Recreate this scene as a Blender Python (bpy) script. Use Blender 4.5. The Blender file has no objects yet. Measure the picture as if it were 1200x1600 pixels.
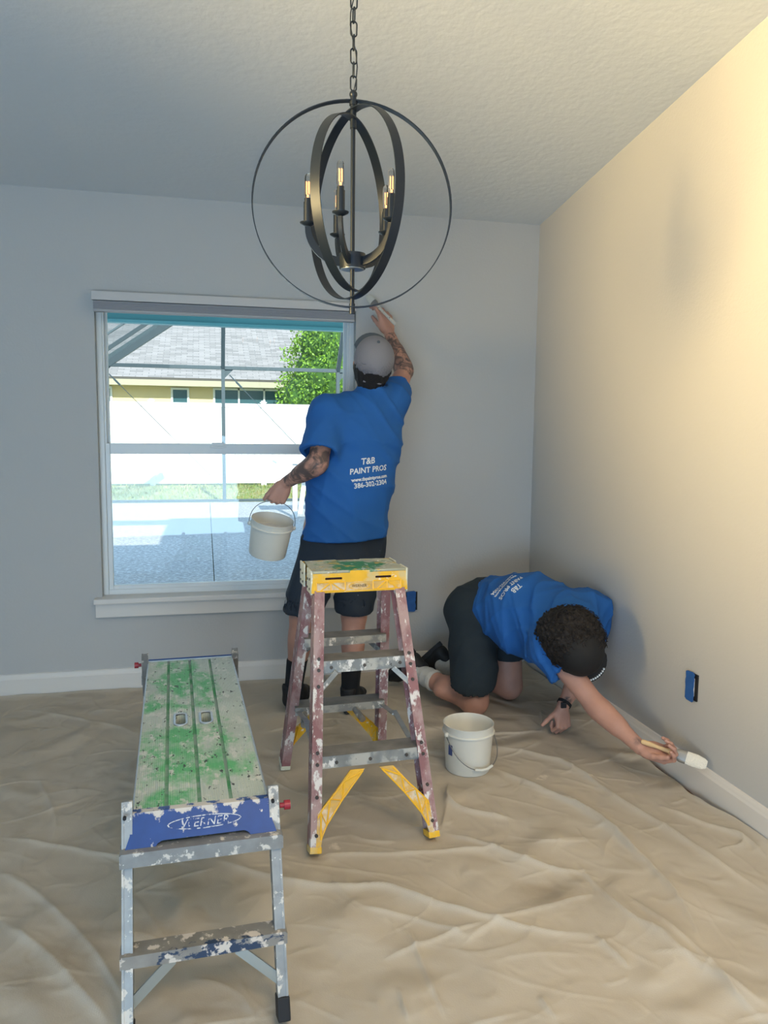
import bpy, bmesh, math, random
import numpy as np
from mathutils import Vector, Matrix, noise
from mathutils.bvhtree import BVHTree
random.seed(7); rng = np.random.default_rng(7)
scene = bpy.context.scene
COL = scene.collection

# ------------------------------------------------------------------ camera
cam_d = bpy.data.cameras.new('camera'); cam = bpy.data.objects.new('camera', cam_d); COL.objects.link(cam)
cam_d.sensor_fit = 'HORIZONTAL'; cam_d.sensor_width = 36.0; cam_d.lens = 36.0; cam_d.clip_end = 300
_X = Vector((5200, -75, 1200)).normalized()
_Y = Vector((-279, -133, 1200)).normalized(); _Y = (_Y - _X*_Y.dot(_X)).normalized()
_Z = _X.cross(_Y)
if _Z.y > 0: _Z = -_Z
cam.matrix_world = Matrix(((_X.x, -_X.y, -_X.z, 0), (_Y.x, -_Y.y, -_Y.z, 0), (_Z.x, -_Z.y, -_Z.z, 1.31), (0, 0, 0, 1)))
scene.camera = cam

# ------------------------------------------------------------------ sky, sun, added fill lights, exposure
w = bpy.data.worlds.new('sky'); scene.world = w; w.use_nodes = True
wn = w.node_tree.nodes; wl = w.node_tree.links
bg = wn['Background']; tc = wn.new('ShaderNodeTexCoord'); sp = wn.new('ShaderNodeSeparateXYZ'); cr = wn.new('ShaderNodeValToRGB')
wl.new(tc.outputs['Generated'], sp.inputs[0]); wl.new(sp.outputs['Z'], cr.inputs[0]); wl.new(cr.outputs[0], bg.inputs[0])
cr.color_ramp.elements[0].position = 0.0; cr.color_ramp.elements[0].color = (0.80, 0.92, 1.0, 1)
cr.color_ramp.elements[1].position = 0.7; cr.color_ramp.elements[1].color = (0.42, 0.66, 1.0, 1)
bg.inputs['Strength'].default_value = 1.9
sd = bpy.data.lights.new('sun', 'SUN'); sd.energy = 7.5; sd.angle = math.radians(0.6); sd.color = (1.0, 0.95, 0.86)
so = bpy.data.objects.new('sun', sd); COL.objects.link(so)
so.rotation_euler = Vector((0.10, -0.84, 0.545)).to_track_quat('Z', 'Y').to_euler()
def area(name, loc, target, size, power, color, spread=180):
    d = bpy.data.lights.new(name, 'AREA'); d.shape = 'RECTANGLE'; d.size, d.size_y = size
    d.energy = power; d.color = color; d.spread = math.radians(spread)
    o = bpy.data.objects.new(name, d); COL.objects.link(o); o.location = loc
    o.rotation_euler = (Vector(loc) - Vector(target)).to_track_quat('Z', 'Y').to_euler(); return o
area('rear_cool_fill', (-0.9, -1.9, 0.6), (-0.5, 0.6, 2.6), (2.6, 1.5), 126, (0.52, 0.76, 1.0))  # added cool fill behind the camera, lifts the ceiling and back wall
area('side_warm_fill', (-2.5, 1.0, 1.7), (1.74, 1.75, 2.3), (0.9, 1.2), 48, (1.0, 0.70, 0.29), 56)  # added warm fill at the left wall, no window there; brightens the right wall
area('room_fill', (0.9, -0.6, 2.8), (1.1, 1.5, 0.0), (1.2, 0.8), 16, (1.0, 0.80, 0.56), 80)
scene.view_settings.view_transform = 'Standard'; scene.view_settings.look = 'None'
scene.view_settings.exposure = 0.0; scene.view_settings.gamma = 1.0
scene.view_settings.use_curve_mapping = False

# ------------------------------------------------------------------ helpers
def lin(c):
    return tuple((x/255/12.92 if x/255 <= .04045 else ((x/255+.055)/1.055)**2.4) for x in c) + (1,)
def pbr(name, rgb, rough=.6, metal=0., bump=0., bscale=40., var=0., vscale=6., **kw):
    """Principled material; rgb in 0-255 sRGB. var mixes a noise value variation, bump adds fine relief."""
    m = bpy.data.materials.new(name); m.use_nodes = True
    nt = m.node_tree; b = nt.nodes['Principled BSDF']
    b.inputs['Base Color'].default_value = lin(rgb); b.inputs['Roughness'].default_value = rough; b.inputs['Metallic'].default_value = metal
    for k, v in kw.items(): b.inputs[k.replace('_', ' ')].default_value = v
    tcn = nt.nodes.new('ShaderNodeTexCoord')
    if var:
        n = nt.nodes.new('ShaderNodeTexNoise'); n.inputs['Scale'].default_value = vscale; n.inputs['Detail'].default_value = 6
        nt.links.new(tcn.outputs['Object'], n.inputs['Vector'])
        mr = nt.nodes.new('ShaderNodeMapRange'); mr.inputs['From Min'].default_value = .3; mr.inputs['From Max'].default_value = .7
        mr.inputs['To Min'].default_value = 1-var; mr.inputs['To Max'].default_value = 1+var
        nt.links.new(n.outputs['Fac'], mr.inputs['Value'])
        mx = nt.nodes.new('ShaderNodeVectorMath'); mx.operation = 'SCALE'; mx.inputs[0].default_value = lin(rgb)[:3]
        nt.links.new(mr.outputs[0], mx.inputs['Scale']); nt.links.new(mx.outputs[0], b.inputs['Base Color'])
    if bump:
        n2 = nt.nodes.new('ShaderNodeTexNoise'); n2.inputs['Scale'].default_value = bscale; n2.inputs['Detail'].default_value = 4
        nt.links.new(tcn.outputs['Object'], n2.inputs['Vector'])
        bn = nt.nodes.new('ShaderNodeBump'); bn.inputs['Strength'].default_value = bump; bn.inputs['Distance'].default_value = .01
        nt.links.new(n2.outputs['Fac'], bn.inputs['Height']); nt.links.new(bn.outputs[0], b.inputs['Normal'])
    return m
def splat(m, rgb, scale=30., thr=.6, soft=.03, stretch=(1, 1, 1), seed=0., zone=None, detail=5.):
    """Layer of paint splashes over a material: noise above thr shows rgb. zone=(center,radius) limits it in object space."""
    nt = m.node_tree; b = nt.nodes['Principled BSDF']; L = nt.links
    tcn = nt.nodes.new('ShaderNodeTexCoord'); mp = nt.nodes.new('ShaderNodeMapping'); mp.inputs['Scale'].default_value = stretch; mp.inputs['Location'].default_value = (seed, seed*.7, seed*1.3)
    L.new(tcn.outputs['Object'], mp.inputs[0])
    n = nt.nodes.new('ShaderNodeTexNoise'); n.inputs['Scale'].default_value = scale; n.inputs['Detail'].default_value = detail; n.inputs['Roughness'].default_value = .62
    L.new(mp.outputs[0], n.inputs['Vector'])
    val = n.outputs['Fac']
    if zone:
        c, r = zone
        vd = nt.nodes.new('ShaderNodeVectorMath'); vd.operation = 'SUBTRACT'; vd.inputs[1].default_value = c; L.new(tcn.outputs['Object'], vd.inputs[0])
        vs = nt.nodes.new('ShaderNodeVectorMath'); vs.operation = 'DIVIDE'; vs.inputs[1].default_value = r; L.new(vd.outputs[0], vs.inputs[0])
        ln = nt.nodes.new('ShaderNodeVectorMath'); ln.operation = 'LENGTH'; L.new(vs.outputs[0], ln.inputs[0])
        z = nt.nodes.new('ShaderNodeMath'); z.operation = 'MULTIPLY_ADD'; z.inputs[1].default_value = -.22; z.inputs[2].default_value = .22; L.new(ln.outputs['Value'], z.inputs[0])
        ad = nt.nodes.new('ShaderNodeMath'); ad.operation = 'ADD'; L.new(z.outputs[0], ad.inputs[0]); L.new(val, ad.inputs[1]); val = ad.outputs[0]
    mr = nt.nodes.new('ShaderNodeMapRange'); mr.inputs['From Min'].default_value = thr-soft; mr.inputs['From Max'].default_value = thr+soft
    L.new(val, mr.inputs['Value'])
    mix = nt.nodes.new('ShaderNodeMix'); mix.data_type = 'RGBA'
    L.new(mr.outputs[0], mix.inputs['Factor'])
    cin = b.inputs['Base Color']
    if cin.is_linked: L.new(cin.links[0].from_socket, mix.inputs['A'])
    else: mix.inputs['A'].default_value = cin.default_value
    mix.inputs['B'].default_value = lin(rgb); L.new(mix.outputs['Result'], cin)
    if b.inputs['Metallic'].default_value > 0 or b.inputs['Metallic'].is_linked:
        mi = b.inputs['Metallic']; mm = nt.nodes.new('ShaderNodeMath'); mm.operation = 'SUBTRACT'; mm.use_clamp = True
        if mi.is_linked: L.new(mi.links[0].from_socket, mm.inputs[0])
        else: mm.inputs[0].default_value = mi.default_value
        L.new(mr.outputs[0], mm.inputs[1]); L.new(mm.outputs[0], mi)
    return m
def link(name, me, mat, parent=None, smooth=None):
    o = bpy.data.objects.new(name, me); COL.objects.link(o)
    if mat is not None:
        for mm in (mat if isinstance(mat, (list, tuple)) else [mat]): me.materials.append(mm)
    if parent: o.parent = parent
    if smooth is not None and len(me.polygons):
        me.polygons.foreach_set('use_smooth', [True]*len(me.polygons))
        if smooth < 3: me.set_sharp_from_angle(angle=smooth)
    return o
def thing(name, label, cat, loc=(0, 0, 0), rz=0., group=None):
    o = bpy.data.objects.new(name, None); COL.objects.link(o); o.empty_display_size = .05
    o.location = loc; o.rotation_euler = (0, 0, rz); tag(o, label, cat, group); return o
def tag(o, label, cat, group=None, kind=None):
    o['label'] = label; o['category'] = cat
    if group: o['group'] = group
    if kind: o['kind'] = kind
    return o
class MB:
    """bmesh collector"""
    def __init__(s): s.b = bmesh.new()
    def box(s, c, d, M=None, bev=0.):
        """box of full size d centred at c, optionally transformed"""
        r = bmesh.ops.create_cube(s.b, size=1.0, matrix=(M or Matrix()) @ Matrix.Translation(c) @ Matrix.Diagonal((d[0], d[1], d[2], 1)))
        if bev:
            es = list({e for v in r['verts'] for e in v.link_edges})
            bmesh.ops.bevel(s.b, geom=es, offset=bev, segments=2, profile=.6, affect='EDGES')
        return s
    def lohi(s, a, b, bev=0.): 
        return s.box([(a[i]+b[i])/2 for i in range(3)], [abs(b[i]-a[i]) for i in range(3)], bev=bev)
    def beam(s, a, b, w, h, up=(0, 0, 1), bev=0., off=(0, 0)):
        a, b = Vector(a), Vector(b); z = (b-a); L = z.length; z.normalize()
        x = Vector(up).cross(z).normalized(); y = z.cross(x)
        M = Matrix.Translation((a+b)/2) @ Matrix(((x.x, y.x, z.x), (x.y, y.y, z.y), (x.z, y.z, z.z))).to_4x4()
        return s.box((off[0], off[1], 0), (w, h, L), M, bev)
    def cyl(s, a, b, r, r2=None, n=20, caps=True):
        a, b = Vector(a), Vector(b); z = b-a
        M = Matrix.Translation((a+b)/2) @ z.to_track_quat('Z', 'Y').to_matrix().to_4x4()
        bmesh.ops.create_cone(s.b, cap_ends=caps, segments=n, radius1=r, radius2=r if r2 is None else r2, depth=z.length, matrix=M); return s
    def ball(s, c, r, n=14, sc=(1, 1, 1)):
        bmesh.ops.create_uvsphere(s.b, u_segments=n, v_segments=n//2+2, radius=r, matrix=Matrix.Translation(c) @ Matrix.Diagonal((*sc, 1))); return s
    def lathe(s, prof, c=(0, 0, 0), n=40, M=None):
        M = (M or Matrix()) @ Matrix.Translation(c); rings = []
        for r, z in prof:
            rings.append([s.b.verts.new(M @ Vector((r*math.cos(2*math.pi*i/n), r*math.sin(2*math.pi*i/n), z))) for i in range(n)])
        for k in range(len(rings)-1):
            for i in range(n):
                s.b.faces.new((rings[k][i], rings[k][(i+1) % n], rings[k+1][(i+1) % n], rings[k+1][i]))
        return s
    def tube(s, pts, r, n=8, closed=False):
        pts = [Vector(p) for p in pts]; N = len(pts); rings = []
        rr = r if hasattr(r, '__len__') else [r]*N
        prev = None
        for i, p in enumerate(pts):
            if closed: t = pts[(i+1) % N]-pts[i-1]
            else: t = pts[min(i+1, N-1)]-pts[max(i-1, 0)]
            t.normalize()
            if prev is None: x = t.orthogonal().normalized()
            else: x = (prev-t*prev.dot(t)).normalized()
            prev = x; y = t.cross(x)
            rings.append([s.b.verts.new(p+(x*math.cos(2*math.pi*k/n)+y*math.sin(2*math.pi*k/n))*rr[i]) for k in range(n)])
        for i in range(N if closed else N-1):
            A, B = rings[i], rings[(i+1) % N]
            for k in range(n): s.b.faces.new((A[k], A[(k+1) % n], B[(k+1) % n], B[k]))
        if not closed:
            s.b.faces.new(rings[0][::-1]); s.b.faces.new(rings[-1])
        return s
    def poly(s, outlines, depth, M=None):
        """extruded flat shape with holes: outlines (x,y) lists, extruded +-depth/2 along local z"""
        cu = bpy.data.curves.new('t', 'CURVE'); cu.dimensions = '2D'; cu.fill_mode = 'BOTH'; cu.extrude = depth/2
        for ol in outlines:
            spn = cu.splines.new('POLY'); spn.points.add(len(ol)-1); spn.use_cyclic_u = True
            for q, (x, y) in zip(spn.points, ol): q.co = (x, y, 0, 1)
        o = bpy.data.objects.new('t', cu); me = bpy.data.meshes.new_from_object(o)
        n0 = len(s.b.verts); s.b.from_mesh(me); s.b.verts.ensure_lookup_table()
        vs = s.b.verts[n0:]
        bmesh.ops.remove_doubles(s.b, verts=vs, dist=1e-6)
        s.b.verts.ensure_lookup_table()
        if M is not None: bmesh.ops.transform(s.b, matrix=M, verts=s.b.verts[n0:])
        bpy.data.objects.remove(o); bpy.data.curves.remove(cu); bpy.data.meshes.remove(me); return s
    def done(s, name, mat, parent=None, smooth=None, tf=None):
        if tf is not None: bmesh.ops.transform(s.b, matrix=tf, verts=s.b.verts)
        bmesh.ops.recalc_face_normals(s.b, faces=s.b.faces)
        me = bpy.data.meshes.new(name); s.b.to_mesh(me); s.b.free()
        return link(name, me, mat, parent, smooth)
def stadium(cx, cy, w, h, n=8):
    r = min(w, h)/2; P = []
    for k in range(4*n):
        a = 2*math.pi*(k+.5)/(4*n); x, y = math.cos(a)*r, math.sin(a)*r
        P.append((cx + x + math.copysign(w/2-r, x), cy + y + math.copysign(h/2-r, y)))
    return P
def ellipse(cx, cy, a, b, n=28): return [(cx+a*math.cos(2*math.pi*k/n), cy+b*math.sin(2*math.pi*k/n)) for k in range(n)]
def M3(o, x, y, z=None):
    x, y = Vector(x).normalized(), Vector(y).normalized(); z = x.cross(y).normalized(); y = z.cross(x)
    return Matrix.Translation(o) @ Matrix(((x.x, y.x, z.x), (x.y, y.y, z.y), (x.z, y.z, z.z))).to_4x4()
def text_mesh(txt, size, shear=0., bold=0., space=1., align='CENTER', extrude=.0004, res=3):
    cu = bpy.data.curves.new('t', 'FONT'); cu.body = txt; cu.size = size; cu.shear = shear; cu.offset = bold; cu.space_character = space
    cu.align_x = align; cu.align_y = 'CENTER'; cu.extrude = extrude; cu.resolution_u = res
    o = bpy.data.objects.new('t', cu); me = bpy.data.meshes.new_from_object(o)
    bpy.data.objects.remove(o); bpy.data.curves.remove(cu); return me

# ------------------------------------------------------------------ materials
m_wall = pbr('wall_paint', (186, 187, 186), .75, bump=.12, bscale=90)
m_ceil = pbr('ceiling_paint', (206, 212, 216), .85, bump=.2, bscale=30)
m_trim = pbr('trim_white', (218, 214, 208), .4)
m_vinyl = pbr('window_vinyl', (222, 226, 226), .35)
m_floor = pbr('floor_boards', (88, 62, 44), .45, var=.25, vscale=4)
m_cloth = pbr('canvas', (184, 175, 160), .95, bump=.10, bscale=300, var=.07, vscale=3)
splat(m_cloth, (214, 204, 188), 5, .70, .02, seed=3, detail=8)
splat(m_cloth, (170, 158, 140), 3, .66, .08, seed=9)
nt = m_cloth.node_tree; b_ = nt.nodes['Principled BSDF']; tcn = nt.nodes.new('ShaderNodeTexCoord'); prev = b_.inputs['Normal'].links[0].from_socket
for sc_, st_, ds_ in ((4.0, .8, .05), (12.0, .5, .015)):        # fine creases of the canvas
    n = nt.nodes.new('ShaderNodeTexNoise'); n.noise_type = 'RIDGED_MULTIFRACTAL'; n.inputs['Scale'].default_value = sc_; n.inputs['Detail'].default_value = 3; n.inputs['Distortion'].default_value = .6
    nt.links.new(tcn.outputs['Object'], n.inputs['Vector']); bn = nt.nodes.new('ShaderNodeBump'); bn.inputs['Strength'].default_value = st_; bn.inputs['Distance'].default_value = ds_
    nt.links.new(n.outputs['Fac'], bn.inputs['Height']); nt.links.new(prev, bn.inputs['Normal']); prev = bn.outputs[0]
nt.links.new(prev, b_.inputs['Normal'])
m_black = pbr('black_metal', (28, 34, 42), .42, .6)
m_dark = pbr('dark_rubber', (24, 25, 28), .7)

# ------------------------------------------------------------------ the room
WX, WY, LX, RY = 1.74, 3.915, -2.6, -3.0
def struct(o): o['kind'] = 'structure'; return o
def ceil_z(y): return 2.387 + (3.943-y)*0.1315
OX0, OX1, OZ0, OZ1 = -0.505, 0.752, 0.45, 1.93          # window opening
b = MB(); T = .16
b.lohi((LX-T, WY, -.1), (OX0, WY+T, 3.4)); b.lohi((OX1, WY, -.1), (WX+T, WY+T, 3.4))
b.lohi((OX0, WY, -.1), (OX1, WY+T, OZ0)); b.lohi((OX0, WY, OZ1), (OX1, WY+T, 3.4))
struct(b.done('wall_back', m_wall))
struct(MB().lohi((WX, RY-T, -.1), (WX+T, WY, 3.5)).done('wall_right', m_wall))
struct(MB().lohi((LX-T, RY-T, -.1), (LX, WY, 3.5)).done('wall_left', m_wall))
struct(MB().lohi((LX, RY-T, -.1), (WX, RY, 3.5)).done('wall_rear', m_wall))
struct(MB().lohi((LX, RY, -.1), (WX, WY, -.012)).done('floor', m_floor))
b = MB()
vs = [b.b.verts.new(p) for p in [(LX-T, WY+T, ceil_z(WY+T)), (WX+T, WY+T, ceil_z(WY+T)), (WX+T, RY-T, ceil_z(RY-T)), (LX-T, RY-T, ceil_z(RY-T))]]
vt = [b.b.verts.new(v.co+Vector((0, 0, .3))) for v in vs]
b.b.faces.new(vs); b.b.faces.new(vt[::-1])
for i in range(4): b.b.faces.new((vs[i], vs[(i+1) % 4], vt[(i+1) % 4], vt[i]))
struct(b.done('ceiling', m_ceil))
def baseboard(name, a, bb, nrm):
    a, bb, nrm = Vector(a), Vector(bb), Vector(nrm)
    prof = [(0, 0), (.014, 0), (.014, .098), (.011, .106), (.009, .114), (.006, .122), (0, .124)]
    b = MB(); R = []
    for p in (a, bb): R.append([b.b.verts.new(p+nrm*d+Vector((0, 0, z-.012))) for d, z in prof])
    n = len(prof)
    for i in range(n): b.b.faces.new((R[0][i], R[0][(i+1) % n], R[1][(i+1) % n], R[1][i]))
    b.b.faces.new(R[0]); b.b.faces.new(R[1][::-1])
    return struct(b.done(name, m_trim))
baseboard('baseboard_back', (LX, WY, 0), (WX, WY, 0), (0, -1, 0))
baseboard('baseboard_right', (WX, RY, 0), (WX, WY-.014, 0), (-1, 0, 0))
baseboard('baseboard_left', (LX, RY, 0), (LX, WY-.014, 0), (1, 0, 0))

# window: frame, two sashes, glass, sill with apron, raised blind
win = struct(bpy.data.objects.new('window_1', None)); COL.objects.link(win)
def ring(name, x0, x1, z0, z1, y0, y1, t, mat, par, tb=None, bev=.003, tt=None):
    tb = tb or t; tt = tt or t; b = MB()
    b.lohi((x0, y0, z0), (x0+t, y1, z1), bev); b.lohi((x1-t, y0, z0), (x1, y1, z1), bev)
    b.lohi((x0+t, y0, z0), (x1-t, y1, z0+tb), bev); b.lohi((x0+t, y0, z1-tt), (x1-t, y1, z1), bev)
    return b.done(name, mat, par)
fr = ring('window_frame', OX0, OX1, OZ0+.02, OZ1, 3.965, 4.05, .026, m_vinyl, win, tb=.03, tt=.05)
MB().lohi((OX0+.026, 3.975, .5), (OX0+.034, 3.985, 1.9)).lohi((OX1-.034, 3.975, .5), (OX1-.026, 3.985, 1.9)).done('frame_stop', m_vinyl, fr)
us = ring('upper_sash', OX0+.026, OX1-.026, 1.19, 1.885, 4.012, 4.035, .020, m_vinyl, win, tb=.03, tt=.012)
ls = ring('lower_sash', OX0+.026, OX1-.026, .49, 1.226, 3.972, 4.005, .022, m_vinyl, win, tb=.028, tt=.052)
m_glass = bpy.data.materials.new('window_glass'); m_glass.use_nodes = True
nt = m_glass.node_tree; nt.nodes.remove(nt.nodes['Principled BSDF'])
tr = nt.nodes.new('ShaderNodeBsdfTransparent'); tr.inputs[0].default_value = (.93, .98, .975, 1); gl = nt.nodes.new('ShaderNodeBsdfGlossy'); gl.inputs['Roughness'].default_value = .02
fz = nt.nodes.new('ShaderNodeFresnel'); fz.inputs[0].default_value = 1.45; ms = nt.nodes.new('ShaderNodeMixShader')
nt.links.new(fz.outputs[0], ms.inputs[0]); nt.links.new(tr.outputs[0], ms.inputs[1]); nt.links.new(gl.outputs[0], ms.inputs[2]); nt.links.new(ms.outputs[0], nt.nodes['Material Output'].inputs[0])
MB().lohi((OX0+.04, 4.022, 1.2), (OX1-.04, 4.025, 1.88)).done('pane', m_glass, us)
MB().lohi((OX0+.04, 3.987, .5), (OX1-.04, 3.990, 1.2)).done('pane', m_glass, ls)
MB().lohi((.02, 3.966, 1.205), (.10, 3.975, 1.215), .002).lohi((.03, 3.962, 1.215), (.09, 3.975, 1.232), .002).done('sash_lock', m_vinyl, ls)
sill = MB().lohi((OX0-.035, 3.86, .448), (OX1+.035, 3.975, .474), .005).done('window_sill', m_trim, win)
MB().lohi((OX0-.03, 3.888, .377), (OX1+.03, 3.915, .448), .003).done('apron', m_trim, sill)
m_blind = pbr('blind_fabric', (150, 152, 158), .8)
bl = thing('window_blind', 'raised grey blind with pale headrail across the top of the window', 'blind', (0, 3.9, 1.93))
MB().lohi((-.508, -.045, -.038), (.741, .012, .003), .003).done('headrail', pbr('blind_rail', (196, 194, 192), .5), bl)
b = MB()
for k in range(6): b.lohi((-.502, -.036, -.040-.0062*(k+1)), (.735, .006, -.0405-.0062*k), .0015)
b.done('folded_shade', m_blind, bl)
MB().lohi((-.503, -.038, -.089), (.736, .008, -.078), .003).done('bottom_rail', pbr('blind_bottom', (170, 170, 172), .5), bl)

# outlets masked with blue tape
m_tape = pbr('painter_tape', (38, 92, 160), .6, var=.12, vscale=40)
m_plate = pbr('outlet_box', (18, 19, 22), .6)
def outlet(loc, rz, label):
    t = thing('taped_outlet', label, 'outlet', loc, rz, 'outlets masked with blue tape')
    MB().lohi((-.032, -.006, -.05), (.032, .0, .05), .002).done('outlet_box', m_plate, t)
    MB().lohi((-.018, -.010, -.034), (.018, -.005, .034), .003).done('receptacle', m_trim, t)
    b = MB(); rnd = random.Random(3)
    L = [(-.029+rnd.uniform(-.002, .002), -.05+.1*k/9) for k in range(10)]; R = [(.020+rnd.uniform(-.003, .003), .05-.1*k/9) for k in range(10)]
    b.poly([[(-.022, -.054)]+[(-.022, -.056)]+[(.014, -.057)]+R[::-1]+[(.012, .056), (-.02, .054)]+L[::-1]], .0016, Matrix.Translation((0, -.0115, 0)) @ Matrix.Rotation(math.pi/2, 4, 'X'))
    b.done('tape_sheet', m_tape, t)
    MB().box((-.004, -.0128, .034), (.046, .0014, .028), Matrix.Rotation(.06, 4, 'Y')).done('tape_strip', m_tape, t)
    return t
outlet((1.065, 3.915, .392), 0, 'blue taped outlet low on the window wall behind the stepladder')
outlet((1.74, 2.42, .378), -math.pi/2, 'blue taped outlet on the right wall above the reaching hand')

# ------------------------------------------------------------------ outside
m_conc = pbr('patio_concrete', (160, 158, 156), .8, var=.12, vscale=14, bump=.6, bscale=16)
splat(m_conc, (206, 206, 206), 26, .56, .05, stretch=(1, 1.5, 1))
m_grass = pbr('grass', (150, 142, 92), .9, var=.35, vscale=9)
splat(m_grass, (112, 132, 62), 6, .52, .08, seed=2)
m_cage = pbr('cage_aluminium', (66, 80, 86), .55, .1)
m_fence = pbr('white_fence', (232, 234, 236), .45)
GZ = -.12
for i in range(-4, 5): struct(MB().lohi((i*2.6+.06+.004, 4.085, GZ-.1), ((i+1)*2.6+.06-.004, 14.98, GZ), .004).done('patio_slab', m_conc))
g = struct(MB().lohi((-25, 4.0, GZ-.4), (30, 60, GZ-.05)).done('lawn', m_grass))
# tufts of grass along the strip between patio and fence
b = MB()
for k in range(5200):
    x, y = rng.uniform(-5, 7), rng.uniform(15.1, 20.0); h = rng.uniform(.03, .10); a = rng.uniform(0, 6.28); wd = .012
    p = Vector((x, y, GZ-.05)); d = Vector((math.cos(a)*wd, math.sin(a)*wd, 0)); tp = p+Vector((rng.uniform(-.03, .03), rng.uniform(-.03, .03), h))
    f = [b.b.verts.new(p-d), b.b.verts.new(p+d), b.b.verts.new(tp)]; b.b.faces.new(f)
me = bpy.data.meshes.new('grass_blades'); b.b.to_mesh(me); b.b.free()
tag(link('grass', me, m_grass), 'dry green grass strip between the patio and the white fence', 'grass', kind='stuff')

fe = thing('vinyl_fence', 'tall white vinyl privacy fence beyond the patio', 'fence', (0, 20.05, GZ-.05))
posts = [-6.2, -3.75, -1.3+.0, 1.15+.30, 3.9, 6.4]
for i, x in enumerate(posts):
    MB().lohi((x-.065, -.065, 0), (x+.065, .065, 2.10), .005).done('fence_post', m_fence, fe)
    MB().lohi((x-.085, -.085, 2.10), (x+.085, .085, 2.125), .004).lohi((x-.05, -.05, 2.125), (x+.05, .05, 2.16), .01).done('post_cap', m_fence, fe)
for i in range(len(posts)-1):
    x0, x1 = posts[i]+.065, posts[i+1]-.065
    MB().lohi((x0, -.03, 1.98), (x1, .03, 2.08), .005).done('fence_rail', m_fence, fe)
    MB().lohi((x0, -.03, .05), (x1, .03, .16), .005).done('fence_rail', m_fence, fe)
    n = int((x1-x0)/.16)
    for k in range(n):
        a = x0+(x1-x0)*k/n; c = x0+(x1-x0)*(k+1)/n
        MB().lohi((a+.003, -.012, .16), (c-.003, .012, 1.98), .004).done('fence_board', m_fence, fe)

# screen cage over the patio
ca = thing('screen_enclosure', 'grey aluminium screen enclosure frame around the patio', 'enclosure', (0, 15, GZ))
Z0 = 2.42-GZ
def cb(name, a, b_, w_, h_=None, up=(0, 0, 1)): return MB().beam(a, b_, w_, h_ or w_, up, .004).done(name, m_cage, ca)
PX = [-1.86, .335, 2.53, 4.7]
for x in PX: cb('cage_post', (x, 0, 0), (x, 0, Z0), .065, .09, (0, 1, 0))
for i in range(3): cb('eave_beam', (PX[i], 0, Z0), (PX[i+1], 0, Z0), .09, .065)
cb('base_rail', (-1.86, 0, .03), (4.7, 0, .03), .05, .05)
for x in PX[1:]: cb('mansard_beam', (x, 0, Z0), (x+.0, -.75, Z0+.86), .07, .09)
cb('ridge_beam', (.335, -.75, Z0+.86), (4.7, -.75, Z0+.86), .07, .09)
cb('hip_beam', (-1.90, 0, Z0-.07), (-.45, 0, Z0+.94), .18, .11, (0, 1, 0))
cb('hip_beam', (-1.70, -2.0, Z0-.05), (-.20, -2.0, Z0+1.0), .06, .05, (0, 1, 0))
cb('hip_beam', (-1.70, -3.2, Z0-.05), (-.20, -3.2, Z0+1.0), .03, .05, (0, 1, 0))
for x in PX[:3]:
    MB().poly([[(0, 0), (.16, 0), (0, -.16)]], .03, Matrix.Translation((x+.03, 0, Z0-.03)) @ Matrix.Rotation(math.pi/2, 4, 'X')).done('gusset', m_cage, ca)
for i in range(2):
    a, c = Vector((PX[i]+.12, -.02, Z0-.13)), Vector((PX[i+1]-.05, -.02, .3)); d = (c-a)
    MB().tube([a, a+d*.06], .012, 6).tube([a+d*.06, a+d*.11], .02, 6).tube([a+d*.11, c], .007, 6).done('brace_cable', m_cage, ca)
m_screen = bpy.data.materials.new('insect_screen'); m_screen.use_nodes = True
nt = m_screen.node_tree; nt.nodes.remove(nt.nodes['Principled BSDF']); a1 = nt.nodes.new('ShaderNodeBsdfTransparent'); a2 = nt.nodes.new('ShaderNodeBsdfDiffuse'); a2.inputs[0].default_value = lin((96, 120, 128)); mx = nt.nodes.new('ShaderNodeMixShader'); mx.inputs[0].default_value = .42
nt.links.new(a1.outputs[0], mx.inputs[1]); nt.links.new(a2.outputs[0], mx.inputs[2]); nt.links.new(mx.outputs[0], nt.nodes['Material Output'].inputs[0])
b = MB()
q = [b.b.verts.new(p) for p in [(-1.86, -3.2, Z0-.02), (-1.86, 0, Z0-.02), (-.45, 0, Z0+.97), (-.45, -3.2, Z0+.97)]]; b.b.faces.new(q)
b.done('screen_panel', m_screen, ca)

# roofs of this house over the patio (they shade it) , the header beam and an added plate shading it
m_soffit = pbr('soffit_stucco', (176, 190, 192), .9, bump=1.0, bscale=60)
m_head = pbr('header_paint', (96, 168, 178), .5)
struct(MB().lohi((-9, 4.08, 2.62), (9, 5.2, 2.75)).lohi((-.05, 5.2, 2.62), (9, 7.95, 2.75)).done('trim_1', m_soffit))
struct(MB().lohi((-3.2, 7.55, 2.49), (0, 8.12, 2.51)).done('header_shade_plate', m_soffit))  # added plate, only keeps the sun off the left part of the header
struct(MB().lohi((-3.2, 7.95, 2.315), (9, 8.10, 2.475)).lohi((-3.2, 7.90, 2.30), (9, 8.0, 2.33)).done('trim_2', m_head))

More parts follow.
